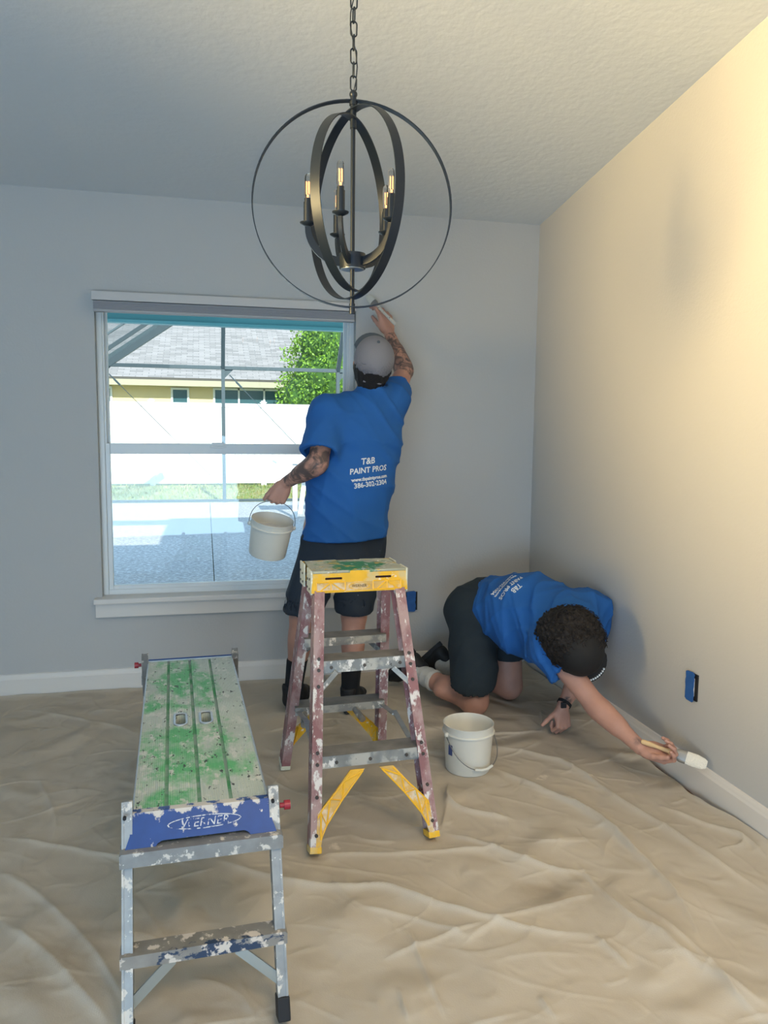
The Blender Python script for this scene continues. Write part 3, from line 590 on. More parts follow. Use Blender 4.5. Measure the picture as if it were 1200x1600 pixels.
# yellow moulded top
tz0, tz1 = .772, H
ty = .106
b = MB()
holes = [ellipse(-.125, -.055, .016, .010), ellipse(0, -.062, .022, .010), ellipse(-.105, .04, .018, .012), ellipse(.10, .05, .02, .012)]
b.poly([[(-.157, -ty), (-.035, -ty), (-.03, -ty+.004), (.03, -ty+.004), (.035, -ty), (.157, -ty), (.150, ty-.01), (.05, ty), (.045, ty-.018), (-.035, ty-.018), (-.04, ty), (-.150, ty-.01)]]+holes, .008, Matrix.Translation((0, 0, tz1-.004)))
top = b.done('top_plate', m_ytop, ld)
MB().lohi((-.145, -.08, tz1-.030), (.145, .08, tz1-.012), .004).done('tray', pbr('tray_brown', (140, 104, 60), .6), top)
for fy in (1, -1):
    Mf = M3((0, -fy*(ty-.002), tz1-.036), (1, 0, 0), (0, .10, 1)) if fy == 1 else M3((0, ty-.002, tz1-.036), (-1, 0, 0), (0, -.10, 1))
    fo = [(-.157, .034), (.157, .034), (.163, -.036), (-.163, -.036)]
    sl = [stadium(-.088, .010, .058, .0075), stadium(.080, .010, .056, .0075)]
    face = MB().poly([fo]+sl, .007, Mf).done('top_face', m_yel, ld); MB().lohi((-.148, -.031, .0032), (.142, -.003, .0038)).done('face_panel', m_yelw, face, tf=Mf)
    MB().lohi((-.14, .0, -.012), (.14, .022, -.008)).done('slot_back', pbr('slot_dark', (74, 44, 40), .8), face, tf=Mf)
    def rb(p, q): b.tube([Mf @ Vector((p[0], p[1], .0042)), Mf @ Vector((q[0], q[1], .0042))], .0022, 6)
    for c in (-.098, .092):
        b = MB(); rb((c-.048, -.002), (c+.048, -.002)); rb((c-.048, -.030), (c+.048, -.030)); rb((c, -.002), (c, -.030)); rb((c-.036, -.030), (c, -.002)); rb((c+.036, -.030), (c, -.002)); rb((c-.048, -.002), (c-.048, -.03)); rb((c+.048, -.002), (c+.048, -.03))
        b.done('face_rib', m_yel2, face)
    MB().poly([ellipse(-.003, -.017, .036, .0125), ellipse(-.003, -.017, .033, .0105)], .003, Mf @ Matrix.Translation((0, 0, .004))).done('emblem_ring', m_yel, face)
    me = text_mesh('WERNER', .0125, bold=.0002); me.transform(Mf @ Matrix.Translation((-.003, -.017, .0042))); link('lettering', me, pbr('emblem_brown', (120, 96, 50), .6), face)
    for sx in (-1, 1):
        pl = MB().lohi((sx*.158, -fy*.028, tz0-.004), (sx*.164, -fy*(ty+.002), tz1+.001), .002).done('end_plate', m_cream, ld)
        b = MB()
        for (yy, zz) in ((.045, .012), (.085, .012), (.05, .04), (.088, .045)): b.cyl((sx*.163, -fy*yy, tz0+zz), (sx*.1665, -fy*yy, tz0+zz), .004, n=8)
        o = b.done('rivets', m_bolt, pl); o['kind'] = 'stuff'
MB().lohi((-.15, -.09, tz0+.03), (.15, .09, tz0+.036)).done('under_plate', m_yel, ld)
# spreaders and the folding tube
for sx in (-1, 1):
    MB().beam((sx*.165, -.235, .262), (sx*.160, .02, .305), .004, .018, (1, 0, 0)).beam((sx*.156, .0, .300), (sx*.160, .235, .262), .004, .018, (1, 0, 0)).done('spreader', m_alu, ld)
MB().cyl((.055, .188, .262), (.072, .125, .240), .012, n=16).done('tube_end', m_alu_p, ld, .7)
MB().cyl((-.135, .188, .262), (-.150, .110, .245), .012, n=16).done('tube_end', m_alu_p, ld, .7)

# ------------------------------------------------------------------ buckets
m_pail = pbr('pail_plastic', (214, 214, 206), .45, var=.04, vscale=10, Subsurface_Weight=.0)
m_paint = pbr('wet_paint', (226, 224, 218), .25)
m_wire = pbr('wire', (120, 122, 124), .4, .8)
def pail(name, label, loc, r, h, tilt=None, bail_up=True, group=None):
    t = thing(name, label, 'bucket', loc)
    if tilt: t.rotation_euler = tilt
    rb_, rt = r*.875, r
    prof = [(0, .004), (rb_*.94, .004), (rb_*.97, 0), (rb_, .006), (r*.965, h*.80), (r*1.02, h*.805), (r*1.035, h*.83), (r*1.02, h*.845), (r*.975, h*.85), (r*.985, h*.97), (r*1.0, h), (r*.985, h*1.003), (r*.955, h*.99), (rb_*.96, .012), (0, .010)]
    MB().lathe(prof, n=56).done('pail_body', m_pail, t, .9)
    return t
def bail(t, r, h, ang, up, grip=True, ln=1.08):
    """wire handle hinged at the two ears, lying at angle: ang azimuth of hinge axis, up = elevation of the loop"""
    ax_ = Vector((math.cos(ang), math.sin(ang), 0)); o = Vector((0, 0, h*.82)); f = Vector((-math.sin(ang), math.cos(ang), 0))
    dirv = f*math.cos(up)+Vector((0, 0, 1))*math.sin(up); R = r*1.07; P = []
    for k in range(25):
        a = math.pi*k/24; P.append(o+ax_*math.cos(a)*R+dirv*(math.sin(a)**.72)*R*ln)
    hb = MB().tube(P, .0017, 6).done('bail', m_wire, t, 3.2)
    for s_ in (-1, 1): MB().ball(o+ax_*s_*r*1.03, .010, 12).done('ear', m_pail, t, 3.2)
    if grip: MB().tube([P[9], P[11], P[13], P[15]], .0055, 10).done('grip', m_pail, hb, 1)
    return P[12]
bk = pail('paint_bucket', 'white plastic paint bucket on the drop cloth beside the stepladder', (.975, 2.715, .002), .098, .185)
bail(bk, .098, .185, math.radians(196), math.radians(-47), ln=1.52)
MB().poly([[(-.010, -.02), (.010, -.02), (.010, .02), (-.010, .02)]], .001).done('blue_label', pbr('label_blue', (62, 78, 128), .6), bk, tf=Matrix.Rotation(math.radians(205), 4, 'Z') @ Matrix.Translation((.0935, 0, .095)) @ Matrix.Rotation(math.pi/2, 4, 'Y') @ Matrix.Rotation(math.pi/2, 4, 'Z'))
MB().cyl((0, 0, .012), (0, 0, .035), .084, n=40).done('paint', m_paint, bk)
bk2 = pail('paint_bucket', 'white bucket half full of paint hanging from the standing man\'s left hand', (.259, 3.403, .752), .094, .165)
bk2.rotation_euler = (math.radians(14), math.radians(8), 0)
MB().lathe([(0, .115), (.0885, .115)], n=40).done('paint', m_paint, bk2, 1)
apex = bail(bk2, .094, .165, math.radians(0), math.radians(78), grip=False)
# ------------------------------------------------------------------ chandelier
m_ch = pbr('chandelier_black', (30, 40, 52), .40, .35)
m_bulb = bpy.data.materials.new('bulb_glass'); m_bulb.use_nodes = True
bb_ = m_bulb.node_tree.nodes['Principled BSDF']; bb_.inputs['Base Color'].default_value = (1, .95, .88, 1); bb_.inputs['Transmission Weight'].default_value = 1; bb_.inputs['Roughness'].default_value = .02; bb_.inputs['IOR'].default_value = 1.12
m_fil = bpy.data.materials.new('filament'); m_fil.use_nodes = True; bb_ = m_fil.node_tree.nodes['Principled BSDF']
bb_.inputs['Base Color'].default_value = lin((255, 190, 120)); bb_.inputs['Emission Color'].default_value = lin((255, 196, 140)); bb_.inputs['Emission Strength'].default_value = 1.3
ch = thing('orb_chandelier', 'black orb chandelier with nested rings and candle bulbs hanging on a chain', 'chandelier', (.400, 2.14, 1.915))
zt = .268
def orb_ring(name, R, rz, wd, th, squash=1., tilt=0.):
    n = 96; b = MB(); rings = []
    for k in range(n):
        a = 2*math.pi*k/n; rr = []
        for dr, dw in ((0, -wd/2), (th, -wd/2), (th, wd/2), (0, wd/2)):
            rr.append(b.b.verts.new(((R+dr)*math.cos(a), dw, (R+dr)*math.sin(a)*squash)))
        rings.append(rr)
    for k in range(n):
        A, B = rings[k], rings[(k+1) % n]
        for j in range(4): b.b.faces.new((A[j], A[(j+1) % 4], B[(j+1) % 4], B[j]))
    return b.done(name, m_ch, ch, .6, tf=Matrix.Rotation(rz, 4, 'Z') @ Matrix.Rotation(tilt, 4, 'Y'))
view = -math.atan2(.4, 2.14)
orb_ring('outer_ring', .270, view+math.radians(3), .020, .0028)
orb_ring('inner_ring', .246, view+math.radians(-62), .026, .003)
orb_ring('inner_ring', .224, view+math.radians(-114.5), .026, .003)
MB().cyl((0, 0, -.285), (0, 0, .275), .0062, n=16).cyl((0, 0, -.29), (0, 0, -.262), .0085, n=16).cyl((0, 0, .20), (0, 0, .285), .0085, n=16).cyl((0, 0, .26), (0, 0, .272), .011, n=16).ball((0, 0, .288), .011, 14).done('stem', m_ch, ch, .7)
MB().cyl((0, 0, -.168), (0, 0, -.128), .036, n=32).done('hub', m_ch, ch, .6)
MB().cyl((0, 0, -.1705), (0, 0, -.168), .032, n=32).done('hub_cover', pbr('hub_plate', (150, 160, 166), .3, .8), ch, .6)
for i in range(5):
    a = view-math.pi/2+math.radians(-15+72*i); d = Vector((math.cos(a), math.sin(a), 0)); R = .122
    P = []
    for k in range(11):
        t = k/10; ang = t*math.pi/2
        P.append(d*(.03+(R-.03)*math.sin(ang)**.9)+Vector((0, 0, -.150+.090*(1-math.cos(ang))**.9)))
    b = MB()
    for q in range(10):
        b.beam(P[q], P[q+1], .026 if q < 7 else .024-.002*(q-7), .007, d.cross(Vector((0, 0, 1))).cross(P[q+1]-P[q]) if False else (0, 0, 1) if q < 6 else d)
    arm = MB()
    side = d.cross(Vector((0, 0, 1)))
    V0 = []
    for q, p in enumerate(P):
        t = (P[min(q+1, 10)]-P[max(q-1, 0)]).normalized(); nrm_ = side.cross(t); wq = .012*(1-.35*q/10); 
        V0.append([arm.b.verts.new(p+side*sx*.005+nrm_*sy*wq) for sx, sy in ((-1, -1), (1, -1), (1, 1), (-1, 1))])
    for q in range(10):
        for j in range(4): arm.b.faces.new((V0[q][j], V0[q][(j+1) % 4], V0[q+1][(j+1) % 4], V0[q+1][j]))
    arm.b.faces.new(V0[0]); arm.b.faces.new(V0[-1])
    b.b.free()
    ar = arm.done('arm', m_ch, ch, .6)
    c = d*R; z0 = -.058
    MB().lathe([(0, z0), (.010, z0), (.021, z0+.006), (.022, z0+.009), (.018, z0+.0085), (.008, z0+.004), (0, z0+.004)], c, 24).done('drip_cup', m_ch, ar, .8)
    MB().cyl(c+Vector((0, 0, z0+.004)), c+Vector((0, 0, z0+.062)), .0115, n=20).cyl(c+Vector((0, 0, z0+.062)), c+Vector((0, 0, z0+.072)), .0095, n=20).done('candle_sleeve', m_ch, ar, .7)
    bu = MB().lathe([(.0, z0+.070), (.0065, z0+.072), (.0098, z0+.080), (.0102, z0+.122), (.0096, z0+.128), (.0078, z0+.133), (.0045, z0+.1362), (0, z0+.137)], c, 20).done('bulb', m_bulb, ch, 3.2)
    b = MB()
    for k in range(4):
        aa = k*math.pi/2+.4; p = c+Vector((math.cos(aa)*.0042, math.sin(aa)*.0042, 0)); b.tube([p+Vector((0, 0, z0+.084)), p*1+Vector((0, 0, z0+.116))], .0012, 5)
    b.cyl(c+Vector((0, 0, z0+.070)), c+Vector((0, 0, z0+.082)), .003, n=8)
    b.done('filament', m_fil, bu, 1)
# chain and cord
ztop = ceil_z(2.14)-1.915
n = 0; z = .300; lk = .040; rot = 0
while z < ztop-.04:
    P = []
    for k in range(20):
        a = 2*math.pi*k/20; P.append(Vector((math.cos(a)*.0085, 0, math.sin(a)*.0085+math.copysign(.011, math.sin(a)))))
    Rm = Matrix.Translation((0, 0, z+.016)) @ Matrix.Rotation(view+math.radians(12 if n % 2 == 0 else 96)+rng.uniform(-.2, .2), 4, 'Z')
    MB().tube([Rm @ p for p in P], .0021, 7, True).done('chain_link', m_ch, ch, 3.2); z += .0345; n += 1
P = [Vector((.010*math.sin(k*.9), .008*math.cos(k*.9), .29+k*.0345)) for k in range(int((ztop-.29)/.0345))]
MB().tube(P, .0016, 6).done('cord', m_ch, ch, 3.2)
MB().lathe([(0, ztop-.03), (.03, ztop-.028), (.055, ztop-.012), (.06, ztop+.004), (0, ztop+.004)], n=32).done('canopy', m_ch, ch, 1)

# ------------------------------------------------------------------ figures: smooth distance-field bodies meshed with surface nets
A = lambda *v: np.array(v, np.float32)
def nrm(v): v = np.array(v, float); return v/np.linalg.norm(v)
class Vox:
    def __init__(s, lo, hi, h):
        s.lo = np.array(lo, float); s.h = h; s.n = np.ceil((np.array(hi)-s.lo)/h).astype(int)+1
        s.D = np.full(tuple(s.n), .5, np.float32)
    def region(s, lo, hi):
        a = np.clip(np.floor((np.array(lo)-s.lo)/s.h).astype(int), 0, s.n); b_ = np.clip(np.ceil((np.array(hi)-s.lo)/s.h).astype(int)+1, 0, s.n)
        if np.any(b_ <= a): return None, None
        g = [s.lo[i]+s.h*np.arange(a[i], b_[i]) for i in range(3)]
        P = np.stack(np.meshgrid(*g, indexing='ij'), -1).astype(np.float32)
        return (slice(a[0], b_[0]), slice(a[1], b_[1]), slice(a[2], b_[2])), P
    def op(s, fn, lo, hi, k, mode='add'):
        m = k+3*s.h; sl, P = s.region(np.array(lo)-m, np.array(hi)+m)
        if sl is None: return
        d = fn(P); D = s.D[sl]
        if mode == 'add':
            if k > 0:
                hh = np.clip(.5+.5*(D-d)/k, 0, 1); s.D[sl] = D+(d-D)*hh-k*hh*(1-hh)
            else: s.D[sl] = np.minimum(D, d)
        else: s.D[sl] = np.maximum(D, -d)
    def cap(s, a, b_, ra, rb, k=.02, mode='add'):
        a, b_ = np.array(a, float), np.array(b_, float); ba = b_-a; L2 = ba@ba+1e-12
        def fn(P):
            pa = P-a.astype(np.float32); t = np.clip(pa@ba.astype(np.float32)/L2, 0, 1)
            return np.linalg.norm(pa-t[..., None]*ba.astype(np.float32), axis=-1)-(ra+(rb-ra)*t)
        r = max(ra, rb); s.op(fn, np.minimum(a, b_)-r, np.maximum(a, b_)+r, k, mode)
    def ecap(s, a, b_, ra, rb, u, k=.04, mode='add'):
        """capsule with elliptical section: ra,rb=(half width along u, half depth)"""
        a, b_ = np.array(a, float), np.array(b_, float); ba = b_-a; L = np.linalg.norm(ba); w_ = ba/L; u = nrm(np.array(u)-w_*(np.array(u)@w_)); v = np.cross(w_, u)
        def fn(P):
            pa = P-a.astype(np.float32); t0 = pa@w_.astype(np.float32); t = np.clip(t0/L, 0, 1); rx = ra[0]+(rb[0]-ra[0])*t; ry = ra[1]+(rb[1]-ra[1])*t
            e = t0-t*L; m = np.minimum(rx, ry)
            return (np.sqrt((pa@u.astype(np.float32)/rx)**2+(pa@v.astype(np.float32)/ry)**2+(e/m)**2)-1)*m
        r = max(*ra, *rb); s.op(fn, np.minimum(a, b_)-r, np.maximum(a, b_)+r, k, mode)
    def ell(s, c, r, R=None, k=.01, mode='add'):
        c = np.array(c, float); r = np.array(r, np.float32); R = np.eye(3) if R is None else np.array(R, float)   # rows = local axes
        def fn(P):
            q = (P-c.astype(np.float32))@R.T.astype(np.float32); k0 = np.linalg.norm(q/r, axis=-1); k1 = np.linalg.norm(q/(r*r), axis=-1)+1e-6
            return k0*(k0-1)/k1
        s.op(fn, c-r.max(), c+r.max(), k, mode)
    def plane(s, p, n_):
        """keep the side n.(x-p) < 0"""
        n_ = nrm(n_); g = [s.lo[i]+s.h*np.arange(s.n[i]) for i in range(3)]
        d = ((g[0]-p[0])*n_[0])[:, None, None]+((g[1]-p[1])*n_[1])[None, :, None]+((g[2]-p[2])*n_[2])[None, None, :]
        s.D = np.maximum(s.D, d.astype(np.float32))
    def warp(s, fn):
        g = [s.lo[i]+s.h*np.arange(s.n[i]) for i in range(3)]
        m = np.abs(s.D) < .05; idx = np.argwhere(m); P = s.lo+idx*s.h; s.D[m] += fn(P).astype(np.float32)
    def mesh(s, smooth=1):
        D = s.D; D[0] = D[-1] = .5; D[:, 0] = D[:, -1] = .5; D[:, :, 0] = D[:, :, -1] = .5
        S = D < 0; nx, ny, nz = S.shape
        c = [S[i:nx-1+i, j:ny-1+j, k:nz-1+k] for i in (0, 1) for j in (0, 1) for k in (0, 1)]
        al = c[0].copy(); an = c[0].copy()
        for q in c[1:]: al &= q; an |= q
        act = an & ~al; idx = np.argwhere(act); m = len(idx)
        vid = np.full(act.shape, -1, np.int64); vid[tuple(idx.T)] = np.arange(m)
        offs = [(i, j, k) for i in (0, 1) for j in (0, 1) for k in (0, 1)]
        val = {o: D[idx[:, 0]+o[0], idx[:, 1]+o[1], idx[:, 2]+o[2]] for o in offs}
        acc = np.zeros((m, 3)); cnt = np.zeros(m)
        for o in offs:
            for ax_ in range(3):
                if o[ax_] == 0:
                    q = list(o); q[ax_] = 1; q = tuple(q); d0, d1 = val[o], val[q]; cr = (d0 < 0) != (d1 < 0)
                    t = np.where(cr, d0/np.where(cr, d0-d1, 1), 0); p = np.tile(np.array(o, float), (m, 1)); p[:, ax_] = t
                    acc[cr] += p[cr]; cnt[cr] += 1
        V = s.lo+(idx+acc/cnt[:, None])*s.h
        F = []
        for ax_ in range(3):
            o1, o2 = [q for q in range(3) if q != ax_]
            sl0 = [slice(1, nx-1), slice(1, ny-1), slice(1, nz-1)]; sl1 = list(sl0)
            dims = (nx, ny, nz); sl0[ax_] = slice(0, dims[ax_]-1); sl1[ax_] = slice(1, dims[ax_])
            a, b_ = S[tuple(sl0)], S[tuple(sl1)]
            for flip in (False, True):
                e = np.argwhere((a & ~b_) if not flip else (~a & b_))
                if not len(e): continue
                e = e+np.array([0 if i == ax_ else 1 for i in range(3)])
                def cell(d1_, d2_): q = e.copy(); q[:, o1] += d1_; q[:, o2] += d2_; return vid[tuple(q.T)]
                quad = np.stack([cell(-1, -1), cell(0, -1), cell(0, 0), cell(-1, 0)], -1)
                if flip ^ (ax_ == 1): quad = quad[:, ::-1]
                F.append(quad)
        F = np.concatenate(F); F = F[(F >= 0).all(1)]
        for _ in range(smooth):
            E2 = np.concatenate([F[:, [0, 1]], F[:, [1, 2]], F[:, [2, 3]], F[:, [3, 0]]]); sm = np.zeros_like(V); ct = np.zeros(len(V))
            for x in range(3): sm[:, x] = np.bincount(E2[:, 0], V[E2[:, 1], x], len(V))+np.bincount(E2[:, 1], V[E2[:, 0], x], len(V))
            ct = np.bincount(E2[:, 0], minlength=len(V))+np.bincount(E2[:, 1], minlength=len(V)); V = V*.5+.5*sm/ct[:, None]
        return V, F
def hand(vx, w_, d, n_, right, curls, size=1., thumb=(.55, .55, .35), thumb_curl=.3, spread=.10):
    """palm + five fingers rooted in it. w_ wrist, d direction to knuckles, n_ palm normal; curls = per finger (a1,a2,a3) degrees"""
    d = nrm(d); n_ = nrm(np.array(n_)-d*(np.array(n_)@d)); t = np.cross(d, n_) if right else np.cross(n_, d); w_ = np.array(w_, float); S = size; K = []
    for i, (o, l) in enumerate(((.029, .090), (.010, .094), (-.010, .090), (-.028, .080))):
        kn = w_+d*l*S+t*o*S; K.append(kn)
        vx.cap(w_+d*.018*S+t*o*.55*S, kn, .0165*S, .0118*S, .008)
    vx.ell(w_+d*.045*S+n_*.004, (.040*S, .046*S, .017*S), (t, d, n_), .010)
    vx.ell(w_+d*.035*S+t*.022*S+n_*.010*S, (.018*S, .030*S, .016*S), (t, d, n_), .010)
    ends = []
    for i, kn in enumerate(K):
        L = [x*S*(1., 1.1, 1.03, .82)[i] for x in (.044, .026, .021)]; ang = 0.; p = kn; r = [.0098, .0088, .0080, .0066]
        sd_ = t*(1.5-i)*spread
        for j in range(3):
            ang += math.radians(curls[i][j]); dd = nrm(d*math.cos(ang)+n_*math.sin(ang)+sd_*(1 if j == 0 else .6)); q = p+dd*L[j]
            vx.cap(p, q, r[j]*S, r[j+1]*S, .003); p = q
        ends.append(p)
    p = w_+d*.022*S+t*.026*S+n_*.006*S; td = nrm(t*thumb[0]+d*thumb[1]+n_*thumb[2])
    for j, l in enumerate((.038, .032, .026)):
        q = p+td*l*S; vx.cap(p, q, (.0135, .0108, .0098)[j]*S, (.0108, .0098, .0082)[j]*S, .005); p = q; td = nrm(td*math.cos(thumb_curl)+nrm(n_*.6+d*.6-t*.5)*math.sin(thumb_curl))
    return K, ends, p
def head(vx, c, f, u):
    f = nrm(f); u = nrm(np.array(u)-f*(np.array(u)@f)); r = np.cross(f, u); R = (r, f, u); c = np.array(c, float)
    def at(x, y, z): return c+r*x+f*y+u*z
    vx.ell(at(0, -.012, .022), (.077, .096, .094), R, .02); vx.ell(at(0, .026, -.045), (.058, .066, .066), R, .03)
    vx.ell(at(0, .060, -.098), (.026, .022, .018), R, .02)                                      # chin
    vx.cap(at(0, .092, .010), at(0, .112, -.026), .010, .014, .012)                             # nose
    for sx in (-1, 1):
        vx.ell(at(sx*.030, .092, .008), (.016, .012, .012), R, .008, 'sub')                     # eye sockets
        vx.ell(at(sx*.030, .076, .008), (.0125, .0125, .0125), R, .004)
        vx.ell(at(sx*.079, -.006, -.008), (.010, .020, .031), R, .006); vx.ell(at(sx*.084, .0, -.008), (.005, .010, .018), R, .0, 'sub')
        vx.ell(at(sx*.040, .062, -.030), (.022, .022, .02), R, .02)
    vx.cap(at(-.028, .088, .026), at(.028, .088, .026), .012, .012, .012)                       # brow
    vx.cap(at(-.018, .092, -.056), at(.018, .092, -.056), .0065, .0065, .006); vx.cap(at(-.015, .089, -.067), at(.015, .089, -.067), .0075, .0075, .006)
    return at, R
def fold(P, ks, amp):
    """ridged folds: list of (kx,ky,kz,phase,weight)"""
    out = np.zeros(len(P))
    for kx, ky, kz, ph, wt in ks:
        q = P[:, 0]*kx+P[:, 1]*ky+P[:, 2]*kz+ph; q += 1.1*np.sin(P[:, 0]*11+P[:, 2]*7+ph)+.8*np.sin(P[:, 1]*13-P[:, 2]*9+2*ph)
        out += wt*(1-np.abs(np.sin(q)))**2.2
    return -amp*out
def vmesh(name, parts, mat, parent, attr=None):
    V = []; F = []; n0 = 0
    for v, f in parts: V.append(v); F.append(f+n0); n0 += len(v)
    V = np.concatenate(V); F = np.concatenate(F)
    if parent is not None: off = np.array(parent.location)
    else: off = np.zeros(3)
    me = mesh_np(name, V-off, F)
    if attr is not None:
        a = me.attributes.new('ink', 'FLOAT', 'POINT'); a.data.foreach_set('value', np.asarray(attr(V), np.float32))
    o = link(name, me, mat, parent, 4); return o
def bvh_of(o):
    me = o.data; off = Vector(o.parent.location) if o.parent else Vector()
    return BVHTree.FromPolygons([v.co+off for v in me.vertices], [p.vertices[:] for p in me.polygons])
def print_on(o, bv, me, c, rt, upv, out, mat, name='lettering', lift=.0016):
    """wrap a flat print (mesh in x,y) onto the cloth: each vertex is dropped along -out onto the surface"""
    c, rt, upv, out = Vector(c), Vector(rt).normalized(), Vector(upv).normalized(), Vector(out).normalized(); off = Vector(o.parent.location)
    bm = bmesh.new(); bm.from_mesh(me); bm.edges.ensure_lookup_table()
    bmesh.ops.triangulate(bm, faces=bm.faces)
    for _ in range(2):
        es = [e for e in bm.edges if e.calc_length() > .007]
        if es: bmesh.ops.subdivide_edges(bm, edges=es, cuts=1); bmesh.ops.triangulate(bm, faces=bm.faces)
    for v in bm.verts:
        p = c+rt*v.co.x+upv*v.co.y; h = bv.ray_cast(p+out*.25, -out)
        v.co = (h[0]+h[1]*lift if h[0] else p) - off
    me2 = bpy.data.meshes.new(name); bm.to_mesh(me2); bm.free(); return link(name, me2, mat, o)
def shirt_print(o, bv, c, rt, upv, out, s=1.):
    m_ = m_print
    for txt, y, sz, sh in (('T&B', .030, .034, .25), ('PAINT PROS', -.004, .030, .25), ('www.tbpaintpros.com', -.036, .0180, 0), ('386-302-2304', -.059, .0265, 0)):
        me = text_mesh(txt, sz*s, shear=sh, bold=.0007*s, extrude=0, res=2); me.transform(Matrix.Translation((0, y*s, 0)))
        print_on(o, bv, me, c, rt, upv, out, m_)
# materials for people
def skin_mat(name, rgb):
    m = pbr(name, rgb, .55, var=.07, vscale=18, bump=.12, bscale=220, Subsurface_Weight=.0)
    nt = m.node_tree; b = nt.nodes['Principled BSDF']; at = nt.nodes.new('ShaderNodeAttribute'); at.attribute_name = 'ink'
    tcn = nt.nodes.new('ShaderNodeTexCoord'); n = nt.nodes.new('ShaderNodeTexNoise'); n.inputs['Scale'].default_value = 20; n.inputs['Detail'].default_value = 3; n.inputs['Distortion'].default_value = 1.6; nt.links.new(tcn.outputs['Object'], n.inputs['Vector'])
    mr = nt.nodes.new('ShaderNodeMapRange'); mr.inputs['From Min'].default_value = .36; mr.inputs['From Max'].default_value = .56; mr.inputs['To Min'].default_value = 0; mr.inputs['To Max'].default_value = .82; nt.links.new(n.outputs['Fac'], mr.inputs['Value'])
    mu = nt.nodes.new('ShaderNodeMath'); mu.operation = 'MULTIPLY'; nt.links.new(mr.outputs[0], mu.inputs[0]); nt.links.new(at.outputs['Fac'], mu.inputs[1])
    mix = nt.nodes.new('ShaderNodeMix'); mix.data_type = 'RGBA'; nt.links.new(mu.outputs[0], mix.inputs['Factor']); nt.links.new(b.inputs['Base Color'].links[0].from_socket, mix.inputs['A']); mix.inputs['B'].default_value = lin((54, 58, 62))
    nt.links.new(mix.outputs['Result'], b.inputs['Base Color']); return m
m_skin = skin_mat('skin', (182, 138, 122))
m_shirt = pbr('shirt_blue', (26, 92, 164), .85, bump=.10, bscale=500)
m_shorts = pbr('shorts_black', (30, 42, 50), .85, bump=.1, bscale=300)  # black lifted evenly, lens haze put into the base colour
m_shorts_p = pbr('shorts_paint', (32, 44, 58), .85); splat(m_shorts_p, (170, 178, 184), 26, .70, .012, (1, 1, 2), seed=5)  # base lifted for haze here too, under the paint spots
m_shoe = pbr('shoe_black', (22, 24, 28), .6); m_sole = pbr('shoe_sole', (40, 42, 46), .8)
m_sock_b = pbr('sock_black', (18, 24, 32), .9); m_sock_w = pbr('sock_white', (196, 196, 192), .9, bump=.3, bscale=120)
m_hair = pbr('hair_black', (22, 19, 18), .75, bump=.5, bscale=160)
m_hair2 = pbr('hair_dark', (24, 18, 16), .75, bump=.6, bscale=120)
m_cap = pbr('cap_grey', (126, 127, 136), .85, bump=.15, bscale=300); m_brim = pbr('cap_brim', (84, 94, 104), .8)
m_capb = pbr('cap_black', (18, 19, 22), .8)
m_print = pbr('shirt_print', (214, 222, 226), .7)
m_lace = pbr('lace', (150, 152, 154), .8)
def shoe(parent, heel, toe, mat, lace_mat, up=(0, 0, 1), L=.29):
    """a trainer: upper with collar, sole child, lace child. heel = back of the sole on the ground, toe = direction"""
    heel = np.array(heel, float); t = nrm(toe); u = nrm(np.array(up)-t*(np.array(up)@t)); s_ = np.cross(u, t)
    def at(x, y, z): return heel+t*x+s_*y+u*z
    lo = heel-.36; hi = heel+.36; v = Vox(lo, hi, .0052)
    v.ecap(at(.04, 0, .040), at(.15, 0, .040), (.034, .034), (.042, .034), s_, .01); v.ecap(at(.15, 0, .038), at(L-.045, 0, .030), (.042, .034), (.040, .026), s_, .02)
    v.cap(at(.045, 0, .05), at(.040, 0, .105), .037, .040, .02); v.cap(at(.09, 0, .07), at(.175, 0, .050), .034, .030, .02)
    v.cap(at(.048, 0, .11), at(.048, 0, .20), .034, .036, 0, 'sub'); v.plane(at(0, 0, .016), -u); v.plane(at(.045, 0, .122), nrm(u-t*.12))
    o = vmesh('shoe', [v.mesh(1)], mat, parent)
    b = MB(); R = 14; ol = []
    for k in range(28):
        a = 2*math.pi*k/28; x = L/2+math.cos(a)*L/2; y = math.sin(a)*(.043 if math.cos(a) > -.2 else .036)
        ol.append((x, y))
    Ms = Matrix(((t[0], s_[0], u[0], 0), (t[1], s_[1], u[1], 0), (t[2], s_[2], u[2], 0), (0, 0, 0, 1))); off = np.array(parent.location)
    b.poly([ol], .022, Matrix.Translation(Vector(at(0, 0, .011)-off)) @ Ms); b.done('sole', m_sole, o, .6)
    b = MB()
    for k in range(4):
        x = .105+k*.022; z = .100-k*.011
        b.tube([Vector(at(x, -.022, z-.010)-off), Vector(at(x+.006, 0, z+.003)-off), Vector(at(x+.012, .022, z-.010)-off)], .0026, 6)
    for sx in (-1, 1):
        b.tube([Vector(at(.10, 0, .104)-off), Vector(at(.085, sx*.02, .125)-off), Vector(at(.075, sx*.035, .118)-off), Vector(at(.09, sx*.022, .100)-off), Vector(at(.10, 0, .104)-off)], .0022, 6)
    q = b.done('lace', lace_mat, o, 3.2); q['kind'] = 'stuff'
    return o

